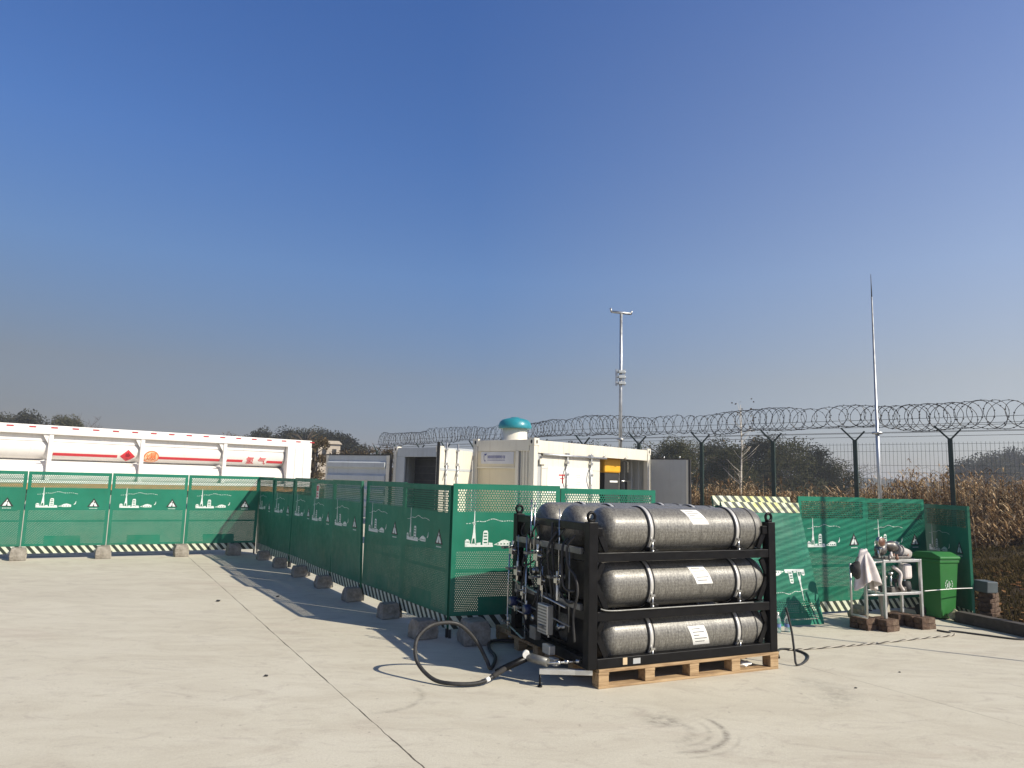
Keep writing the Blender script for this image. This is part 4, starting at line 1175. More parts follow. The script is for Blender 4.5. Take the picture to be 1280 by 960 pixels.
# mushroom vent
Mv = Matrix.Translation((.55, 1.10, HT - .035))
vt = MB().lathe([(.34, 0), (.325, .02), (.32, .36), (.30, .38)], 32, Mv).build('vent_neck', WP, ct)
MB().lathe([(.30, .34), (.40, .33), (.425, .335), (.43, .36), (.432, .40), (.40, .50), (.33, .565), (.2, .60), (.12, .61), (.11, .63), (0, .635)], 40, Mv).build('vent_cap', M['teal'], vt)
# closed door leaf with lock rods and white notice board
dl = MB().box(.34, 2.90, .025, .075, .18, HT - .40).build('closed_door', WP, ct, bev=.005)
b = MB(); b.box(.165, .335, .05, .08, .18, HT - .345); b.build('door_gap', M['grey_paint'], ct)
b = MB()
for z in (1.25, 1.9): b.box(.36, 2.88, .019, .026, z, z + .012)
b.build('door_seam', M['grey_paint'], dl)
nb = MB().box(.56, 2.36, .012, .0245, 1.30, 1.95).build('notice_board', M['paper'], dl)
b = MB(); b.box(1.02, 1.30, .0095, .0118, 1.74, 1.775); b.box(1.16, 1.215, .0095, .0118, 1.55, 1.735); b.box(1.08, 1.26, .0095, .0118, 1.66, 1.68)
b.build('red_heading', M['red_print'], nb)
b = MB()
for k in range(5): b.box(1.75 + .03 * (k % 2), 1.98, .0095, .0118, 1.76 - k * .06, 1.775 - k * .06)
b.build('small_print', M['grey_paint'], nb)
b = MB(); b.tube([(.30, -.055, HT - .37), (3.1, -.055, HT - .37)], .028, 10)
b.build('handrail_pipe', M['galv'], ct)
for x in (1.33, 2.41):
    b = MB(); b.tube([(x, -.03, .2), (x, -.03, HT - .30)], .026, 10)
    b.box(x - .06, x + .06, -.055, .01, HT - .40, HT - .30)
    for z in (.6, 1.2, 1.75, 2.05): b.box(x - .05, x + .05, -.062, .02, z, z + .06)
    r_ = b.build('lock_rod', M['galv'], dl)
    MB().tube(catmull([(x - .02, -.05, 2.0), (x - .10, -.07, 1.86), (x - .13, -.075, 1.70), (x - .05, -.06, 1.50)], 6), .020, 8).build('rod_handle', M['galv'], r_)
for x in (.28,):
    MB().box(x - .06, x + .16, -.02, .02, HT - .62, HT - .48).build('hinge_bracket', WP, ct, bev=.005)
for x in (2.3, 3.0, 4.1):
    MB().tube([(x, -.02, HT - .33), (x + .08, -.05, HT - .28)], .018, 8).build('rail_clip', M['galv'], ct)
# right door leaf swung open past square: hinge at the right post
hx = Vector((LEN - .05, -.03))
ang = atan2(-.62, .78) - CA     # world heading of the opened leaf, in container space
fr = Vector((cos(ang), sin(ang)))
Md = Matrix.Translation((hx.x, hx.y, 0)) @ Matrix.Rotation(ang, 4, 'Z')
W2 = 1.24
dr = MB().box(0.02, W2, -.02, .02, .18, 2.32, Md).build('open_door_right', M['grey_paint'], ct, bev=.004)
b = MB()
for z in (2.06, 1.7, 1.3, .9): b.box(.05, W2 - .10, -.024, -.0205, z, z + .018, Md)
b.build('door_crease', M['grey_paint'], dr)
b = MB(); b.box(W2 - .075, W2 - .03, -.03, -.021, .18, 2.31, Md); b.build('door_edge_trim', WP, dr)
b = MB(); b.box(W2 + .001, W2 + .05, -.045, .035, .17, 2.33, Md); b.box(.03, W2, -.03, .03, 2.321, 2.345, Md); b.build('rubber_seal', M['black_rubber'], dr)
for x in (.45, .95):
    MB().tube([(0, 0, 0), (0, 0, .07)], .022, 8).build('lock_lug', M['steel'], dr).matrix_basis = Md @ Matrix.Translation((x, 0, 2.345))
# lit left leaf opened from the far corner of the end wall
Lh = Vector(CN(-.02, DEP - .02)[:2]); Le = Vector((-1.66, 16.85))
wd = Le - Lh
Ml = Matrix(((cos(CA), -sin(CA), 0, CO[0]), (sin(CA), cos(CA), 0, CO[1]), (0, 0, 1, 0), (0, 0, 0, 1))).inverted() @ Matrix.Translation((Lh.x, Lh.y, 0)) @ Matrix.Rotation(atan2(wd.y, wd.x), 4, 'Z')
WL = wd.length
dlf = MB().box(.06, WL, -.02, .02, .18, 2.30, Ml).build('open_door_left', WP, ct, bev=.004)
b = MB(); b.box(WL + .001, WL + .05, -.03, .03, .16, 2.44, Ml); b.build('rubber_seal', M['black_rubber'], dlf)
b = MB(); b.box(.10, WL - .05, .021, .027, 1.78, 1.84, Ml); b.build('door_crease', M['pale_grey'], dlf)
for x in (WL - .32, WL - 1.0):
    b = MB(); b.tube([(x, .055, .2), (x, .055, 2.44)], .024, 10); b.box(x - .05, x + .05, .02, .075, 1.9, 1.97); b.box(x - .05, x + .05, .02, .075, 2.26, 2.30)
    me_ = b.build('lock_rod', M['galv'], dlf); me_.data.transform(Ml)
    b = MB(); b.tube([(x - .05, .08, 1.9), (x + .12, .09, 1.6)], .018, 8); m2 = b.build('rod_handle', M['galv'], me_); m2.data.transform(Ml)
for z in (.5, 2.08):
    b = MB(); b.box(-.02, .058, -.03, .03, z, z + .12, Ml); b.build('hinge', WP, dlf)
# equipment inside the open bay
ym = thing('yellow_compressor', 'yellow machine glimpsed inside the open container bay', 'machine', CN(3.95, .62, .16), CA)
b = MB(); b.box(-.42, .42, -.35, .35, 1.72, 2.15); b.build('yellow_housing', M['yellow'], ym, bev=.05)
b = MB(); b.box(-.36, .36, -.30, .30, 1.0, 1.715); b.build('machine_base', M['chassis'], ym)
b = MB(); b.box(-.30, .30, -.28, .28, 0, 1.0); b.build('pedestal', M['chassis'], ym)
b = MB(); b.box(-.10, .30, -.31, -.302, 1.45, 1.5); b.build('data_plate', M['paper'], ym)
b = MB(); b.tube([(0, .0, 2.16), (0, 0, 2.2), (.3, 0, 2.2)], .03, 8); b.build('exhaust_pipe', M['steel'], ym)
gp = thing('gas_pipework', 'thin silver pipes standing in the dark open container bay', 'pipes', CN(4.62, .50, .16), CA)
MB().tube([(0, 0, 0), (0, 0, 2.0), (0, 0, 2.05), (.2, 0, 2.1), (.45, 0, 2.1), (.5, 0, 2.05), (.5, 0, 1.75)], .028, 8).build('pipe', M['steel'], gp)
MB().tube([(.1, 0, 1.5), (.6, 0, 1.48)], .03, 8).build('pipe', M['steel'], gp)
MB().box(-.5, -.2, -.05, .05, 1.42, 1.5).build('white_box', M['paper'], gp)
MB().box(-.04, .04, -.04, .04, 0, .02).build('base_plate', M['steel'], gp)
MB().box(.4, .6, -.04, .04, 0, 1.47).build('stand', M['chassis'], gp)

# second, rear container: end facing the camera, open
DA = atan2(-.653, .757)
DO = (-4.02, 24.95)
DW, DL = 2.28, 5.2
def DN(x, y, z=0): return (DO[0] + x * cos(DA) - y * sin(DA), DO[1] + x * sin(DA) + y * cos(DA), z)
c2 = thing('storage_container', 'grey white rear container, dark open end, wide door leaf swung left', 'container', DN(0, 0), DA)
for x in (0, DW - .14):
    for y in (0, DL - .14):
        MB().box(x, x + .14, y, y + .14, .17, HT - .17).build('corner_post', M['white_paint'], c2, bev=.008)
for x in (.085, DW - .085):
    for y in (.085, DL - .085): casting(c2, x, y, HT - .085); casting(c2, x, y, .085)
b = MB(); b.box(.171, DW - .171, .02, .12, HT - .33, HT - .02); b.box(.171, DW - .171, DL - .12, DL - .02, HT - .2, HT - .02)
for x in (.01, DW - .11): b.box(x, x + .10, .171, DL - .171, HT - .14, HT - .02)
b.build('top_rail', M['pale_grey'], c2, bev=.005)
b = MB(); b.box(.171, DW - .171, .02, .12, .02, .17)
for x in (.01, DW - .11): b.box(x, x + .10, .171, DL - .171, .02, .17)
b.build('bottom_rail', M['pale_grey'], c2)
b = MB(); b.box(.112, DW - .112, .122, DL - .122, HT - .06, HT - .035); b.build('roof', M['pale_grey'], c2)
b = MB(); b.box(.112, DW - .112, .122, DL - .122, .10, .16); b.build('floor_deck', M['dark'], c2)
b = MB(); vs, fs = corrug(.15, DL - .15, .172, HT - .142, 14, .035, 0)
b.add([(DW - .03 - y, x, z) for x, y, z in vs], fs); b.build('right_wall', M['white_paint'], c2, fix=False)
b = MB(); b.add([(.03 + y, x, z) for x, y, z in vs], fs); b.build('left_wall', M['pale_grey'], c2, fix=False)
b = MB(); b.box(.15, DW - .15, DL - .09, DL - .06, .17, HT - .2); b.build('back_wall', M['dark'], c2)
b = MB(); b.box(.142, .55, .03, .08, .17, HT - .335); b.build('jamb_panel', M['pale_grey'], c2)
b = MB(); b.box(.56, DW - .15, .5, .52, .17, HT - .335); b.build('dark_inner_sheet', M['dark'], c2)  # near-black sheet across the open end, just inside the jambs
b = MB()
for k in range(9): b.box(.57, DW - .16, .49, .499, .3 + k * .24, .33 + k * .24)
b.build('dark_sheet_bar', M['chassis'], c2)
# the wide left leaf, swung out, with horizontal ribs
la = atan2(.52, -.855) - DA
Mq = Matrix.Translation((-.05, -.05, 0)) @ Matrix.Rotation(la, 4, 'Z')
WQ = 3.05
lf = MB().box(.02, WQ, -.02, .02, .18, 2.33, Mq).build('wide_open_door', M['pale_grey'], c2, bev=.004)
b = MB()
for z in (.5, .95, 1.40, 1.85):
    b.prism([(.0, z), (.09, z + .07), (.09, z + .22), (.0, z + .29)], .20, WQ - .13, Mq @ Matrix.Translation((0, .0205, 0)) @ Matrix(((0, 1, 0, 0), (1, 0, 0, 0), (0, 0, 1, 0), (0, 0, 0, 1))))
b.build('door_rib', M['pale_grey'], lf)
b = MB(); b.box(WQ - .09, WQ - .005, .0205, .05, .18, 2.33, Mq); b.build('door_edge_trim', M['white_paint'], lf); b = MB(); b.box(.025, .17, .0205, .05, .18, 2.33, Mq); b.build('door_edge_trim', M['white_paint'], lf)
b = MB(); b.box(.0, WQ + .02, -.03, .035, 2.331, 2.37, Mq); b.box(-.03, .018, -.03, .06, .17, 2.37, Mq); b.build('rubber_seal', M['black_rubber'], lf)

# ------------------------------------------------------------------ tube trailer
TA = atan2(.65883, .75229); TO = (-18.622, 26.267)
tr = thing('tube_trailer', 'long white tube trailer with red stripes and warning signs behind the left barricades', 'trailer', (TO[0], TO[1], 0), TA)
TW = M['trailer_white']; X0, X1 = -5.0, 12.2
b = MB(); b.box(X0, X1, -.05, .22, 2.86, 3.20); b.box(X0, X1, 2.1, 2.35, 2.86, 3.2); b.build('top_rail', TW, tr, bev=.02)
b = MB(); b.box(X0, X1 - .01, .0, .14, 1.03, 1.14); b.build('bottom_rail', TW, tr, bev=.01)
b = MB(); b.box(X0, X1 - .01, .225, 2.12, 3.08, 3.16); b.box(X0, 10.98, .62, .66, 1.15, 3.07); b.box(X0, 10.98, .155, .175, 2.60, 2.859); b.build('cover_and_filler', TW, tr)  # roof cover, plus added white filler plates so the rail's shade reads grey
for z in (2.385, 1.425):
    for y in (.60, 1.56, ):
        g = MB(); g.lathe([(0, X0 + .1), (.2, X0 + .12), (.465, X0 + .4), (.465, 10.96), (.0, 10.98)], 40, Matrix.Translation((0, y, z)) @ Matrix.Rotation(pi / 2, 4, 'Y'))
        tb_ = g.build('gas_tube', TW, tr)
        if z > 2 and y < 1:
            fr_ = tb_
TR_, TY, TZ = .465, .60, 2.385
BA0 = math.asin((2.13 - TZ) / TR_)
def on_tube(x, sv, ofs):
    a = BA0 + sv / TR_; r = TR_ + ofs
    return V(x, TY - r * cos(a), TZ + r * sin(a))
def surf(poly, name, m, ofs=.004, par=None, c=None):
    """star shaped outline (x along the tube, s round it) laid on the tube front"""
    n = len(poly); c = c or (sum(p[0] for p in poly) / n, sum(p[1] for p in poly) / n)
    vs = [on_tube(c[0], c[1], ofs)]; fs = []; K = 6
    fine = []
    for i in range(n):
        for k in range(4): fine.append((lerp(poly[i][0], poly[(i + 1) % n][0], k / 4), lerp(poly[i][1], poly[(i + 1) % n][1], k / 4)))
    n = len(fine)
    for k in range(1, K + 1):
        for x, sv in fine: vs.append(on_tube(lerp(c[0], x, k / K), lerp(c[1], sv, k / K), ofs))
    for i in range(n): fs.append((0, 1 + i, 1 + (i + 1) % n))
    for k in range(K - 1):
        for i in range(n): fs.append((1 + k * n + i, 1 + (k + 1) * n + i, 1 + (k + 1) * n + (i + 1) % n, 1 + k * n + (i + 1) % n))
    g = MB(); g.add(vs, fs, True); return g.build(name, m, par or fr_, fix=False)
for a, c_ in ((1.78, 4.0), (5.55, 8.05), (8.35, 9.05), (10.15, 10.9)):
    surf([(a, -.062), (c_, -.062), (c_, .062), (a, .062)], 'red_stripe', M['red_print'], .003)
dm = surf([(4.37 - .28, .02), (4.37, -.26), (4.37 + .28, .02), (4.37, .30)], 'flame_diamond', M['red_print'])
surf([(4.31, .0), (4.43, .0), (4.47, .08), (4.44, .12), (4.42, .09), (4.39, .22), (4.35, .13), (4.31, .17), (4.28, .08)], 'flame_symbol', mat('dark_red_print', (.28, .01, .02), .5), .0065, dm)
surf([(4.37 - .04, -.15), (4.37 + .04, -.15), (4.37 + .03, -.09), (4.37 - .03, -.09)], 'class_mark', mat('deep_red_print', (.3, .01, .02), .5), .0065, dm)
circ = lambda r, n=28: [(5.26 + r * cos(2 * pi * k / n), .0 + r * sin(2 * pi * k / n)) for k in range(n)]
cr = surf(circ(.30), 'round_sign', M['orange_print'])
cr2 = surf(circ(.252), 'sign_disc', M['cream_print'], .0065, cr)
def text_mesh(body, size, name, m, parent, fn):
    cu = bpy.data.curves.new(name, 'FONT'); cu.body = body; cu.size = size; cu.align_x = 'CENTER'; cu.align_y = 'CENTER'; cu.resolution_u = 4; cu.offset = .004
    to = bpy.data.objects.new(name, cu); COL.objects.link(to); bpy.context.view_layer.update()
    me = bpy.data.meshes.new_from_object(to.evaluated_get(bpy.context.evaluated_depsgraph_get()))
    bpy.data.objects.remove(to); bpy.data.curves.remove(cu)
    for v in me.vertices: v.co = fn(v.co)
    me.materials.clear(); me.materials.append(m); me.name = name
    o = bpy.data.objects.new(name, me); COL.objects.link(o); o.parent = parent; return o
text_mesh('\u7206', .42, 'sign_character', M['orange_print'], cr2, lambda c: on_tube(5.26 + c.x, c.y, .010))
text_mesh('\u6c22', .40, 'gas_name_character', M['red_print'], fr_, lambda c: on_tube(9.38 + c.x, c.y, .006))
text_mesh('\u6c14', .40, 'gas_name_character', M['red_print'], fr_, lambda c: on_tube(9.92 + c.x, c.y, .006))
# ribs
for x in (1.65, 4.85, 8.18, -1.5, -4.6):
    b = MB(); b.box(x - .075, x + .075, -.02, .12, 1.142, 2.858); r_ = b.build('frame_rib', TW, tr, bev=.01)
    b = MB()
    for z in (1.92,): b.prism([(x - .35, z - .06), (x + .0, z - .06), (x + .0, z + .0), (x - .1, z + .0)], .13, .17)
    b.build('rib_gusset', TW, r_); b = MB()
    b.prism([(x - .28, 2.855), (x - .076, 2.855), (x - .076, 2.50)], .02, .06)
    b.build('rib_gusset', TW, r_)
# red reflective dashes along the top rail
x = X0 + .3; rk = 0
while x < X1 - .1 :
    MB().box(x, x + .22, -.058, -.0505, 3.09, 3.14).build('reflector_strip', M['reflector'], tr); x += .70
# end cabinet
cb = MB().box(11.0, X1, -.10, 2.3, 1.03, 2.855).build('end_cabinet', TW, tr, bev=.015)
b = MB()
for x in (11.36, 11.78): b.box(x, x + .02, -.106, -.101, 1.05, 2.80)
b.build('door_seam', M['grey_paint'], cb)
for z in (1.7, 2.3): MB().box(X1 + .001, X1 + .06, -.02, .06, z, z + .10).build('hinge', TW, cb)
b = MB(); b.box(X0, X1 - .2, .02, .10, .80, 1.025); b.build('deck_edge', M['plank_orange'], tr)
b = MB(); b.box(X0, X1 - .2, .5, 1.9, .62, .98); b.build('chassis', M['chassis'], tr)
for x in (8.2, 9.5, 10.8, -3.6, .6):
    for y in (.12, 1.95):
        g = MB(); g.lathe([(0, -.0), (.28, 0), (.48, .02), (.5, .06), (.5, .24), (.48, .28), (0, .28)], 28, Matrix.Translation((x, y, .5)) @ Matrix.Rotation(-pi / 2, 4, 'X')); g.build('wheel', M['black_rubber'], tr)

# ------------------------------------------------------------------ masts
ma = thing('sensor_mast', 'tall grey mast with T shaped head and a sensor cluster half way, behind the container', 'mast', (3.81, 25, 0))
MB().tube([(0, 0, 0), (0, 0, 4.9), (0, 0, 7.55)], [.062, .058, .05], 12).build('pole', M['galv'], ma)
b = MB(); b.tube([(-.34, 0, 7.62), (.34, 0, 7.56)], .045, 10); b.tube([(-.34, 0, 7.60), (-.38, 0, 7.75)], .035, 8); b.tube([(.34, 0, 7.54), (.38, 0, 7.66)], .035, 8); b.build('cross_arm', M['galv'], ma)
for z in (5.06, 5.28, 5.46):
    b = MB(); b.tube([(-.16, -.05, z), (.17, -.05, z - .01)], .04, 10); b.box(-.09, .13, -.14, -.02, z - .05, z + .05); b.build('sensor', M['pale_grey'], ma, bev=.01)
b = MB(); b.box(-.19, -.12, -.07, .02, 4.98, 5.55); b.box(.10, .14, -.07, .02, 4.98, 5.55); b.build('bracket', M['galv'], ma)
b = MB(); b.tube([(0, 0, 3.07), (0, 0, 3.12)], .13, 12); b.build('collar', M['galv'], ma)
mb_ = thing('lightning_mast', 'slender grey lightning mast tapering to a needle in front of the razor wire fence', 'mast', (9.175, 18, 0))
MB().tube([(0, 0, 0), (0, 0, 3.0), (0, 0, 3.01), (0, 0, 6.5)], [.045, .045, .036, .018], 12).build('pole', M['galv'], mb_)
MB().tube([(0, 0, 6.5), (0, 0, 7.1)], [.016, .006], 8).build('needle', M['razor'], mb_)
MB().tube([(0, 0, 2.98), (0, 0, 3.03)], .12, 12).build('flange', M['galv'], mb_)
MB().tube([(0, 0, 0), (0, 0, .02)], .16, 12).build('base_plate', M['galv'], mb_)

# ------------------------------------------------------------------ razor wire fence
fence = thing('razor_wire_fence', 'dark green mesh fence with Y topped posts and coiled razor wire along the top', 'fence', (0, 0, 0))
d1 = Vector((-.755, .656)); P0 = Vector((12.06, 19.75))
line = [P0 - d1 * 2.45 * k for k in (3, 2, 1)] + [P0 + d1 * 2.45 * k for k in range(0, 6)]
bend = line[-1]; d2 = Vector((-.60, .80)).normalized()
line += [bend + d2 * 2.5 * k for k in range(1, 8)]
YH = [Vector((*p, 0)) for p in line]
for i, p in enumerate(YH):
    d = (YH[min(i + 1, len(YH) - 1)] - YH[max(i - 1, 0)]).normalized(); n = V(d.y, -d.x, 0)   # n towards the yard
    if n.y > 0: n = -n
    b = MB(); b.box(-.055, .055, -.04, .04, -.06, 3.05)
    po = b.build('post', M['fence_green'], fence); po.location = p; po.rotation_euler = (0, 0, atan2(d.y, d.x))
    b = MB(); b.bar(p + V(0, 0, 3.0), p + V(0, 0, 3.0) + d * .36 + n * .06 + V(0, 0, .40), .045, .045); b.bar(p + V(0, 0, 3.0), p + V(0, 0, 3.0) - d * .26 - n * .06 + V(0, 0, .30), .045, .045)
    ob = b.build('post_arm', M['fence_green'], fence)
for i in range(len(YH) - 1):
    a, c_ = YH[i], YH[i + 1]; L = (c_ - a).length; d = (c_ - a) / L
    b = MB(); nv = int(L / .10)
    for k in range(1, nv):
        q = a + d * (k * L / nv); b.bar(q + V(0, 0, .05), q + V(0, 0, 2.95), .0055, .0055)
    for z in (.1, .5, .9, 1.3, 1.7, 2.1, 2.3, 2.7, 2.9): b.bar(a + V(0, 0, z), c_ + V(0, 0, z), .007, .007)
    b.build('mesh_panel', M['fence_green'], fence, fix=False)
def along(poly, s):
    for i in range(len(poly) - 1):
        L = (poly[i + 1] - poly[i]).length
        if s <= L or i == len(poly) - 2: return poly[i] + (poly[i + 1] - poly[i]) * (s / L), (poly[i + 1] - poly[i]) / L
        s -= L
tot = sum((YH[i + 1] - YH[i]).length for i in range(len(YH) - 1))
wires = MB()
for o_, z in ((.30, 3.43), (-.30, 3.43), (.16, 3.24), (-.16, 3.24), (0, 3.62), (0, 3.12)):
    pts = []
    for i in range(len(YH)):
        d = (YH[min(i + 1, len(YH) - 1)] - YH[max(i - 1, 0)]).normalized(); n = V(d.y, -d.x, 0); pts.append(YH[i] + n * o_ + V(0, 0, z))
    wires.tube(pts, .006, 4, cap=False)
wires.build('barbed_strand', M['razor'], fence, fix=False)
coil = MB(); rc = random.Random(4)
for hand, pitch, off in ((1, .34, .05), (-1, .47, -.05)):
    pts = []; s = 0; ph = rc.uniform(0, 6); N = 26
    while s < tot - .4:
        c_, d = along(YH, max(0, s)); n = V(d.y, -d.x, 0)
        R = .345 + .03 * sin(s * 1.1) + .02 * sin(s * 3.3); zc = 3.70 + .05 * sin(s * .7) + .03 * sin(s * 2.1)
        pts.append(c_ + d * R * cos(ph) * (1 + .1 * sin(s * 2)) + V(0, 0, zc + R * sin(ph)) + n * (off + .10 * sin(ph + s * .5)))
        ph += 2 * pi / N * hand; s += pitch / N * (1 + .45 * sin(s * 1.3 + hand))
    coil.tube(pts, .0075, 4, cap=False)
    for i in range(0, len(pts) - 1, 2):
        p = pts[i]; t_ = (pts[i + 1] - p).normalized(); n = t_.cross(V(0, 0, 1)); n = n.normalized() if n.length > .01 else V(1, 0, 0); m_ = t_.cross(n)
        w = n * rc.choice([1, -1]) * .014 + m_ * rc.choice([1, -1]) * .014
        coil.add([p - w - t_ * .018, p - w + t_ * .018, p + w + t_ * .018, p + w - t_ * .018], [(0, 1, 2, 3)])
coil.build('razor_coil', M['razor'], fence, fix=False)

wp = thing('wire_post', 'steel post strung with taut wires, just outside the right edge of the photo', 'post', (7.26, 7.88, 0), atan2(.55, .61))
MB().tube([(0, 0, 0), (0, 0, 4.7)], .034, 10).build('pole', M['galv'], wp)
for x in (-1.75, 2.6): MB().tube([(x, 0, 0), (x, 0, 4.35)], .016, 8).build('end_pole', M['galv'], wp)
b = MB()
for k in range(17):
    z = 2.95 + k * .078
    b.tube([(-1.75, 0, z), (-.8, .012 * (-1) ** k, z - .012), (.6, -.01, z - .01), (2.6, 0, z)], .0075, 5)
b.build('strung_wire', M['razor'], wp)

# ------------------------------------------------------------------ dry reeds and grass
def blade(b, p, d, L, w, droop, r):
    side = d.cross(V(0, 0, 1)); side = side.normalized() if side.length > .05 else V(1, 0, 0)
    q1 = p + d * L * .5; q2 = p + d * L * .9 + V(0, 0, -droop * L)
    b.add([p - side * w * .4, p + side * w * .4, q1 + side * w * .5, q1 - side * w * .5, q2], [(0, 1, 2, 3), (3, 2, 4)])
rr = random.Random(31)
reeds = MB()
nrm = V(.656, .755, 0)
def reed(p, h):
    lean = V(rr.uniform(-.12, .12), rr.uniform(-.12, .12), 0)
    tip = p + V(0, 0, h) + lean * h; side = V(rr.uniform(-1, 1), rr.uniform(-1, 1), 0).normalized() * .010
    mid = p + V(0, 0, h * .5) + lean * h * .35
    reeds.add([p - side, p + side, mid + side, mid - side, tip], [(0, 1, 2, 3), (3, 2, 4)])
    for k in range(rr.randint(8, 12)):
        f = rr.uniform(.12, .98); q = p.lerp(mid, f * 2) if f < .5 else mid.lerp(tip, f * 2 - 1)
        a = rr.uniform(0, 2 * pi); d = V(cos(a), sin(a), rr.uniform(.1, 1.1)).normalized()
        blade(reeds, q, d, rr.uniform(.2, .5), rr.uniform(.014, .036), rr.uniform(.15, .75), rr)
for k in range(5200):
    s = rr.uniform(-7.5, 17) if rr.random() < .9 else rr.uniform(17, 30)
    dd = abs(rr.gauss(0, 2.0)) + .35
    p = Vector((*(P0 + d1 * s), 0)) + nrm * dd
    patch = mathutils.noise.noise(Vector((p.x * .35, p.y * .35, 0)))
    h = (1.72 - .5 * max(0, min(1, (s - 1.0) / 4)) + .30 * patch + rr.gauss(0, .2)) * (1 + .04 * dd)
    if rr.random() < .03: h += rr.uniform(.3, .7)
    reed(p + V(0, 0, -.06), max(.6, h))
# weedy strip on the yard side of the fence at the right
for k in range(1500):
    s = rr.uniform(-7, 3.5); dd = rr.uniform(.25, 2.6)
    p = Vector((*(P0 + d1 * s), 0)) - nrm * dd
    if p.x - (5.75 + (p.y - 10.4) * .62) < .8: continue
    reed(p + V(0, 0, bank_h(p.x, p.y) - .05), max(.3, 1.25 - .32 * dd + rr.gauss(0, .2)))
tag(reeds.build('dry_reeds', M['reed'], fix=False), 'tall dry brown reeds growing along the razor wire fence', 'reeds', kind='stuff')
gr = MB()
for k in range(30000):
    y = rr.uniform(7.2, 19); x0 = 5.98 + (9.3 - y) * .265 if y < 10.4 else 5.75 + (y - 10.4) * .62
    x = x0 + .12 + abs(rr.gauss(0, 3.2))
    if mathutils.noise.noise(Vector((x * 1.4, y * 1.4, 9))) < -.3: continue
    p = V(x, y, bank_h(x, y) - .01); a = rr.uniform(0, 2 * pi)
    d = V(cos(a) * .6, sin(a) * .6, 1).normalized(); blade(gr, p, d, rr.uniform(.08, .24) * (1 + .9 * max(0, mathutils.noise.noise(Vector((x * .6, y * .6, 2))))), rr.uniform(.008, .016), rr.uniform(.2, .6), rr)
tag(gr.build('dry_grass', M['grass'], fix=False), 'low dry grass and weeds on the earth bank at the right', 'grass', kind='stuff')
# fallen leaves on bank
lv = MB()
for k in range(700):
    y = rr.uniform(7.5, 14); x0 = 5.98 + (9.3 - y) * .265 if y < 10.4 else 5.75 + (y - 10.4) * .62
    x = x0 + .1 + abs(rr.gauss(0, 2.0)); p = V(x, y, bank_h(x, y) + .03); a = rr.uniform(0, 6); d = V(cos(a), sin(a), rr.uniform(-.2, .4)).normalized()
    blade(lv, p, d, .10, .06, .1, rr)
tag(lv.build('fallen_leaves', foliage_mat('fallen_leaf', (.15, .06, .03), (.40, .22, .10)), fix=False), 'scattered brown fallen leaves on the earth bank', 'leaves', kind='stuff')

# ------------------------------------------------------------------ trees
def tree(name, x, y, h, w, leaf, label, seed, group, n=900, ls=.30, trunk_f=.25, bare=0., bark='bark', conical=0.):
    r = random.Random(seed)
    t = thing(name, label, 'tree' if 'shrub' not in name else 'shrub', (x, y, -.06), r.uniform(0, 6), group)
    b = MB(); tips = []
    b.tube([(0, 0, 0), (r.uniform(-.1, .1), r.uniform(-.1, .1), h * .35), (r.uniform(-.2, .2), r.uniform(-.2, .2), h * .8)], [h * .022, h * .016, h * .005], 7)
    nb = 14 if bare < .5 else 34
    for k in range(nb):
        f = r.uniform(trunk_f, .85); a = r.uniform(0, 2 * pi); L = w * .5 * r.uniform(.6, 1.05) * (1 - conical * (f - trunk_f))
        p = V(0, 0, h * f); q = p + V(cos(a) * L, sin(a) * L, h * r.uniform(.05, .25) + (.18 * h if bare > .5 else 0))
        m_ = p.lerp(q, .5) + V(0, 0, .04 * h)
        b.tube([p, m_, q], [h * .008, h * .005, h * .002], 5); tips.append((m_, q))
        if bare > .3:
            for j in range(9):
                s = m_.lerp(q, r.random()); e = s + V(r.uniform(-1, 1), r.uniform(-1, 1), r.uniform(.2, 1.3)) * h * .11
                b.tube([s, e], [h * .0030, h * .0012], 3, cap=False)
    b.build('trunk', M[bark], t, fix=False)
    c = MB(); clumps = []
    for k in range(22):
        f = r.uniform(trunk_f + .05, 1.0); e = (1 - ((f - .55) / .55) ** 2) ** .5 if abs(f - .55) < .55 else .2
        e = max(.15, e * (1 - conical * (f - .3)))
        a = r.uniform(0, 2 * pi); rad = w * .5 * e * r.uniform(.25, .85)
        clumps.append((V(cos(a) * rad, sin(a) * rad, h * f - .06 * h), w * r.uniform(.14, .26)))
    for k in range(n):
        cc, R = r.choice(clumps)
        v = V(r.gauss(0, 1), r.gauss(0, 1), r.gauss(0, .8)); v = v.normalized() * R * (r.random() ** .6)
        p = cc + v
        if p.z < h * trunk_f * .6: p.z = h * trunk_f * .6 + r.random() * .1 * h
        s = ls * r.uniform(.6, 1.3)
        u = V(r.gauss(0, 1), r.gauss(0, 1), r.gauss(0, 1)).normalized(); w_ = u.orthogonal().normalized()
        c.add([p - u * s * .5, p + w_ * s * .32, p + u * s * .5, p - w_ * s * .32], [(0, 1, 2, 3)])
    c.build('crown', M[leaf], t, fix=False)
    return t
def at(px, Y): return (px - 640) / 900 * Y
TG = 'trees along the skyline behind the yard'
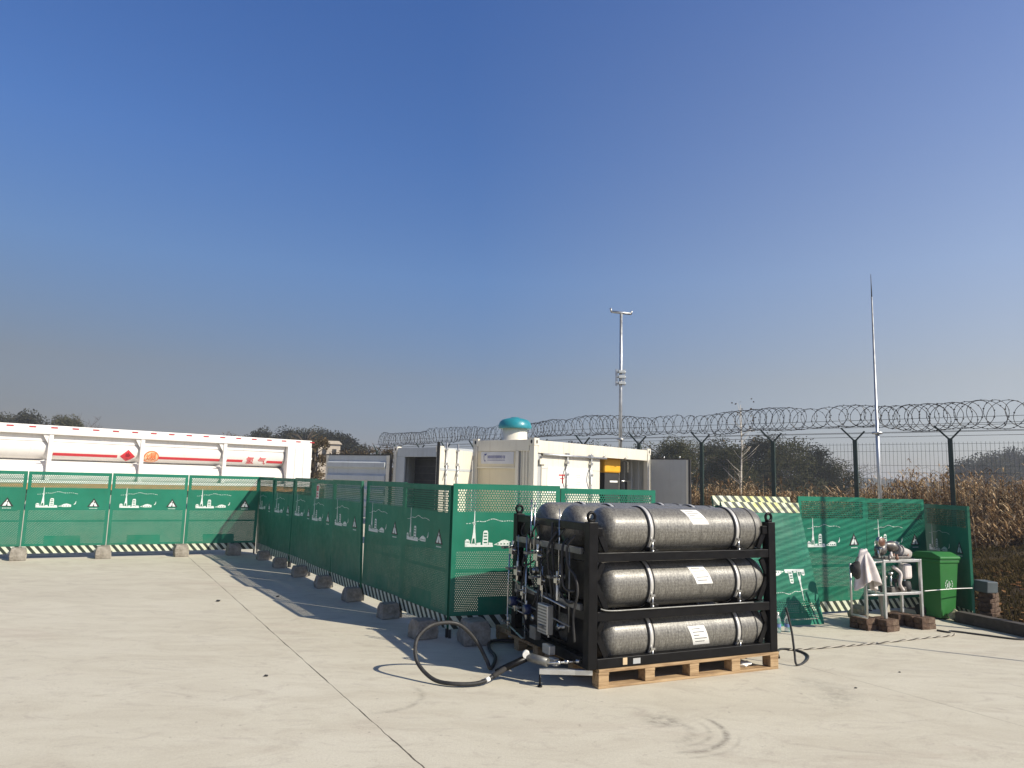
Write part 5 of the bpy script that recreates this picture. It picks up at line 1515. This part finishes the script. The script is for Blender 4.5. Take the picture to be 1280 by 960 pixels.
spec = [
    # px, Y, height, width, kind, label
    (6, 95, 8.60, 7, 'leaf_dark', 'dark bushy tree at the far left edge above the trailer roof', 0., 'tree'),
    (36, 97, 8.85, 6.5, 'leaf_dark', 'dark bushy tree second from the left edge above the trailer roof', 0., 'tree'),
    (84, 92, 8.43, 5.2, 'leaf_green', 'dark green tree rising above the trailer between two ribs, left of bare trees', .4, 'tree'),
    (72, 96, 6.86, 5.5, 'leaf_twig', 'bare twiggy tree standing against the left side of the green one above the trailer', 1., 'bare_tree'),
    (104, 95, 6.68, 6.5, 'leaf_twig', 'bare twiggy tree right beside the green one above the trailer', 1., 'bare_tree'),
    (128, 100, 5.96, 6, 'leaf_twig', 'low bare twiggy tree ending the left group above the trailer', 1., 'bare_tree'),
    (250, 120, 6.66, 8, 'leaf_brown', 'low brownish tree just above the middle of the trailer roof', .2, 'tree'),
    (285, 118, 7.02, 8, 'leaf_brown', 'brown tree above the trailer roof, left of the dark pine line', .3, 'tree'),
    (318, 112, 7.29, 7, 'leaf_dark', 'dark tree at the left end of the dark line behind the trailer cabinet', 0., 'tree'),
    (336, 108, 8.01, 6.5, 'leaf_dark', 'taller dark tree in the line behind the right end of the trailer', 0., 'tree'),
    (348, 112, 6.13, 6, 'leaf_twig', 'bare grey tree poking above the dark line behind the trailer cabinet', 1., 'bare_tree'),
    (360, 108, 7.92, 7, 'leaf_dark', 'dark tree directly above the white cabinet of the trailer', 0., 'tree'),
    (378, 106, 7.65, 7, 'leaf_dark', 'dark tree just right of the white cabinet of the trailer', 0., 'tree'),
    (398, 104, 8.01, 6, 'leaf_dark', 'dark pointed tree left of the small cream house', 0., 'pine_tree'),
    (406, 107, 7.74, 6, 'leaf_dark', 'dark pointed tree directly behind the small cream house', 0., 'pine_tree'),
    (420, 100, 7.47, 7, 'leaf_dark', 'dark round tree above the left end of the wide grey door', 0., 'tree'),
    (436, 100, 6.75, 7, 'leaf_dark', 'dark tree above the middle of the wide grey door', 0., 'tree'),
    (448, 100, 6.66, 5.5, 'leaf_dark', 'dark tree where the razor coil begins at left', 0., 'tree'),
    (712, 70, 5.60, 6, 'leaf_dark', 'dark tree peeping over the container roof left of the sensor mast', 0., 'tree'),
    (745, 66, 5.80, 6, 'leaf_dark', 'dark tree peeping over the container roof beside the sensor mast', 0., 'tree'),
    (800, 68, 5.60, 6, 'leaf_green', 'green tree behind the container roof right of the sensor mast', 0., 'tree'),
    (826, 62, 6.60, 5.5, 'leaf_dark', 'dark tree behind the corner casting of the container', 0., 'tree'),
    (845, 58, 5.80, 5.5, 'leaf_green', 'green tree above the grey open door at the container right end', .1, 'tree'),
    (866, 62, 5.90, 5.5, 'leaf_green', 'green tree directly left of the bare sapling, close behind a fence post', 0., 'tree'),
    (893, 66, 6.60, 6, 'leaf_dark', 'dark tree left of the pale bare sapling behind the fence', 0., 'tree'),
    (912, 60, 5.40, 5, 'leaf_green', 'green brown tree low behind the pale bare sapling', .2, 'tree'),
    (940, 70, 7.20, 6.5, 'leaf_dark', 'large dark tree right of the pale bare sapling behind the fence', 0., 'tree'),
    (962, 68, 7.20, 6, 'leaf_dark', 'dark tree behind the third fence post from the left', 0., 'tree'),
    (990, 66, 6.40, 6, 'leaf_green', 'green brown tree between two tall fence posts', .1, 'tree'),
    (1015, 68, 6.40, 6.5, 'leaf_dark', 'dark round tree near the right end of the group behind the fence', 0., 'tree'),
    (1040, 72, 5.40, 6.5, 'leaf_green', 'low green brown tree trailing off the right end of the group behind the fence', .2, 'tree'),
    (1062, 80, 4.80, 6, 'leaf_twig', 'low bare tree behind the fence post left of the lightning mast', 1., 'bare_tree'),
    (1225, 150, 7.60, 14, 'leaf_dark', 'hazy far tree left of the last group at the right edge', 0., 'tree'),
    (1250, 160, 9.50, 14, 'leaf_dark', 'hazy far tree in the middle of the last group at the right edge', 0., 'tree'),
    (1278, 165, 11.00, 15, 'leaf_dark', 'hazy tall far tree at the very right edge', 0., 'tree'),
    (1300, 160, 11.00, 15, 'leaf_dark', 'hazy far tree cut off by the right edge', 0., 'tree'),
]
for k, (px, Y, h, w, lf_, lb, bare, nm) in enumerate(spec):
    if 700 < px < 1070: h *= .85
    n = 12000 if bare < .5 else 1600
    tree(nm, at(px, Y), Y, h, w, lf_, lb, 100 + k, TG, n=n, ls=(.25 if bare < .5 else .09) * Y / 90 * (1 if Y < 140 else 1.2), bare=bare, conical=.8 if nm == 'pine_tree' else .15, trunk_f=.12)
tree('brown_shrub', at(384, 46), 46, 4.4, 2.3, 'leaf_brown', 'tall brown shrub filling the gap between the trailer and the grey door', 301, 'brown shrubs between the trailer and the containers', n=3500, ls=.15, trunk_f=.05)
tree('brown_shrub', at(399, 44), 44, 4.0, 1.8, 'leaf_brown', 'brown shrub right beside the grey door under the cream house', 302, 'brown shrubs between the trailer and the containers', n=3000, ls=.15, trunk_f=.05)
for k in range(6):
    tree('hedge_shrub', at(425 + k * 14, 56), 56, 3.7 + .2 * (k % 2), 3.0, 'leaf_brown', ('olive shrub in the hedge above the wide grey door, first from its left end', 'olive shrub in the hedge above the wide grey door, second from its left end', 'olive shrub in the hedge above the wide grey door, third from its left end', 'olive shrub in the hedge above the wide grey door, third from its right end', 'olive shrub in the hedge above the wide grey door, second from its right end', 'olive shrub in the hedge left of the container corner, last at the right')[k], 310 + k, 'hedge shrubs behind the rear container', n=1800, ls=.16, trunk_f=.05)
# pale bare sapling
sp = thing('bare_sapling', 'slim pale trunked sapling with bare twigs behind the fence', 'tree', (at(928, 27), 27, -.06))
b = MB(); rs_ = random.Random(6)
b.tube([(0, 0, 0), (-.05, 0, 1.6), (.02, 0, 3.0), (0, 0, 4.7)], [.05, .04, .028, .008], 7)
for k in range(26):
    z = rs_.uniform(1.6, 4.4); a = rs_.uniform(0, 6.28); L = rs_.uniform(.3, .9) * (1.2 - z / 6)
    p = V(0, 0, z); q = p + V(cos(a) * L, sin(a) * L, L * rs_.uniform(.6, 1.2)); b.tube([p, p.lerp(q, .5) + V(0, 0, -.03), q], [.014, .009, .004], 4)
b.build('trunk', M['pale_bark'], sp, fix=False)
c = MB()
for k in range(40):
    p = V(rs_.gauss(0, .35), rs_.gauss(0, .35), rs_.uniform(2.8, 4.9)); u = V(rs_.gauss(0, 1), rs_.gauss(0, 1), rs_.gauss(0, 1)).normalized() * .05; c.add([p - u, p + u.orthogonal() * .6, p + u, p - u.orthogonal() * .6], [(0, 1, 2, 3)])
c.build('crown', M['leaf_brown'], sp, fix=False)
# small cream house far behind
hs = thing('cream_house', 'small cream house far behind the wide grey door, below dark trees', 'house', (at(414, 90), 90, 0), .3)
MB().box(-1.3, 1.3, -1.5, 1.5, -.05, 5.4).build('wall', M['wall_cream'], hs)
MB().prism([(-1.5, 5.401), (1.5, 5.401), (1.1, 5.8), (-1.1, 5.8)], -1.7, 1.7).build('roof', M['wall_cream'], hs)
for x in (-.6, .6): MB().box(x - .25, x + .25, -1.52, -1.5005, 3.9, 4.8).build('window', M['dark'], hs)
# far wooded rise
hb = MB(); vs = []; nseg = 120
for i in range(nseg + 1):
    x = lerp(-420, 520, i / nseg); z = 5.5 + 3.5 * mathutils.noise.noise(Vector((x * .02, 0, 0))) + 1.5 * mathutils.noise.noise(Vector((x * .11, 3, 0))) + (6 if x > 230 else 0) * min(1, max(0, (x - 230) / 60))
    vs += [(x, 330, -1), (x, 345, max(1, z)), (x, 420, max(1, z))]
hb.add(vs, [(3 * i, 3 * i + 3, 3 * i + 4, 3 * i + 1) for i in range(nseg)] + [(3 * i + 1, 3 * i + 4, 3 * i + 5, 3 * i + 2) for i in range(nseg)], True)
tag(hb.build('hills', M['hill'], fix=False), kind='structure')

# ------------------------------------------------------------------ winter haze
hz = MB().box(-1000, 1000, -400, 1600, -1.2, 16).build('haze', None)
tag(hz, kind='stuff')
hm = bpy.data.materials.new('haze_air'); hm.use_nodes = True; ht = hm.node_tree; ht.nodes.clear()
ho = ht.nodes.new('ShaderNodeOutputMaterial'); hv = ht.nodes.new('ShaderNodeVolumePrincipled')
hv.inputs['Color'].default_value = (.86, .89, .95, 1); hv.inputs['Density'].default_value = .0011; hv.inputs['Anisotropy'].default_value = .2
ht.links.new(hv.outputs[0], ho.inputs['Volume']); hz.data.materials.append(hm)
S.cycles.volume_bounces = 0
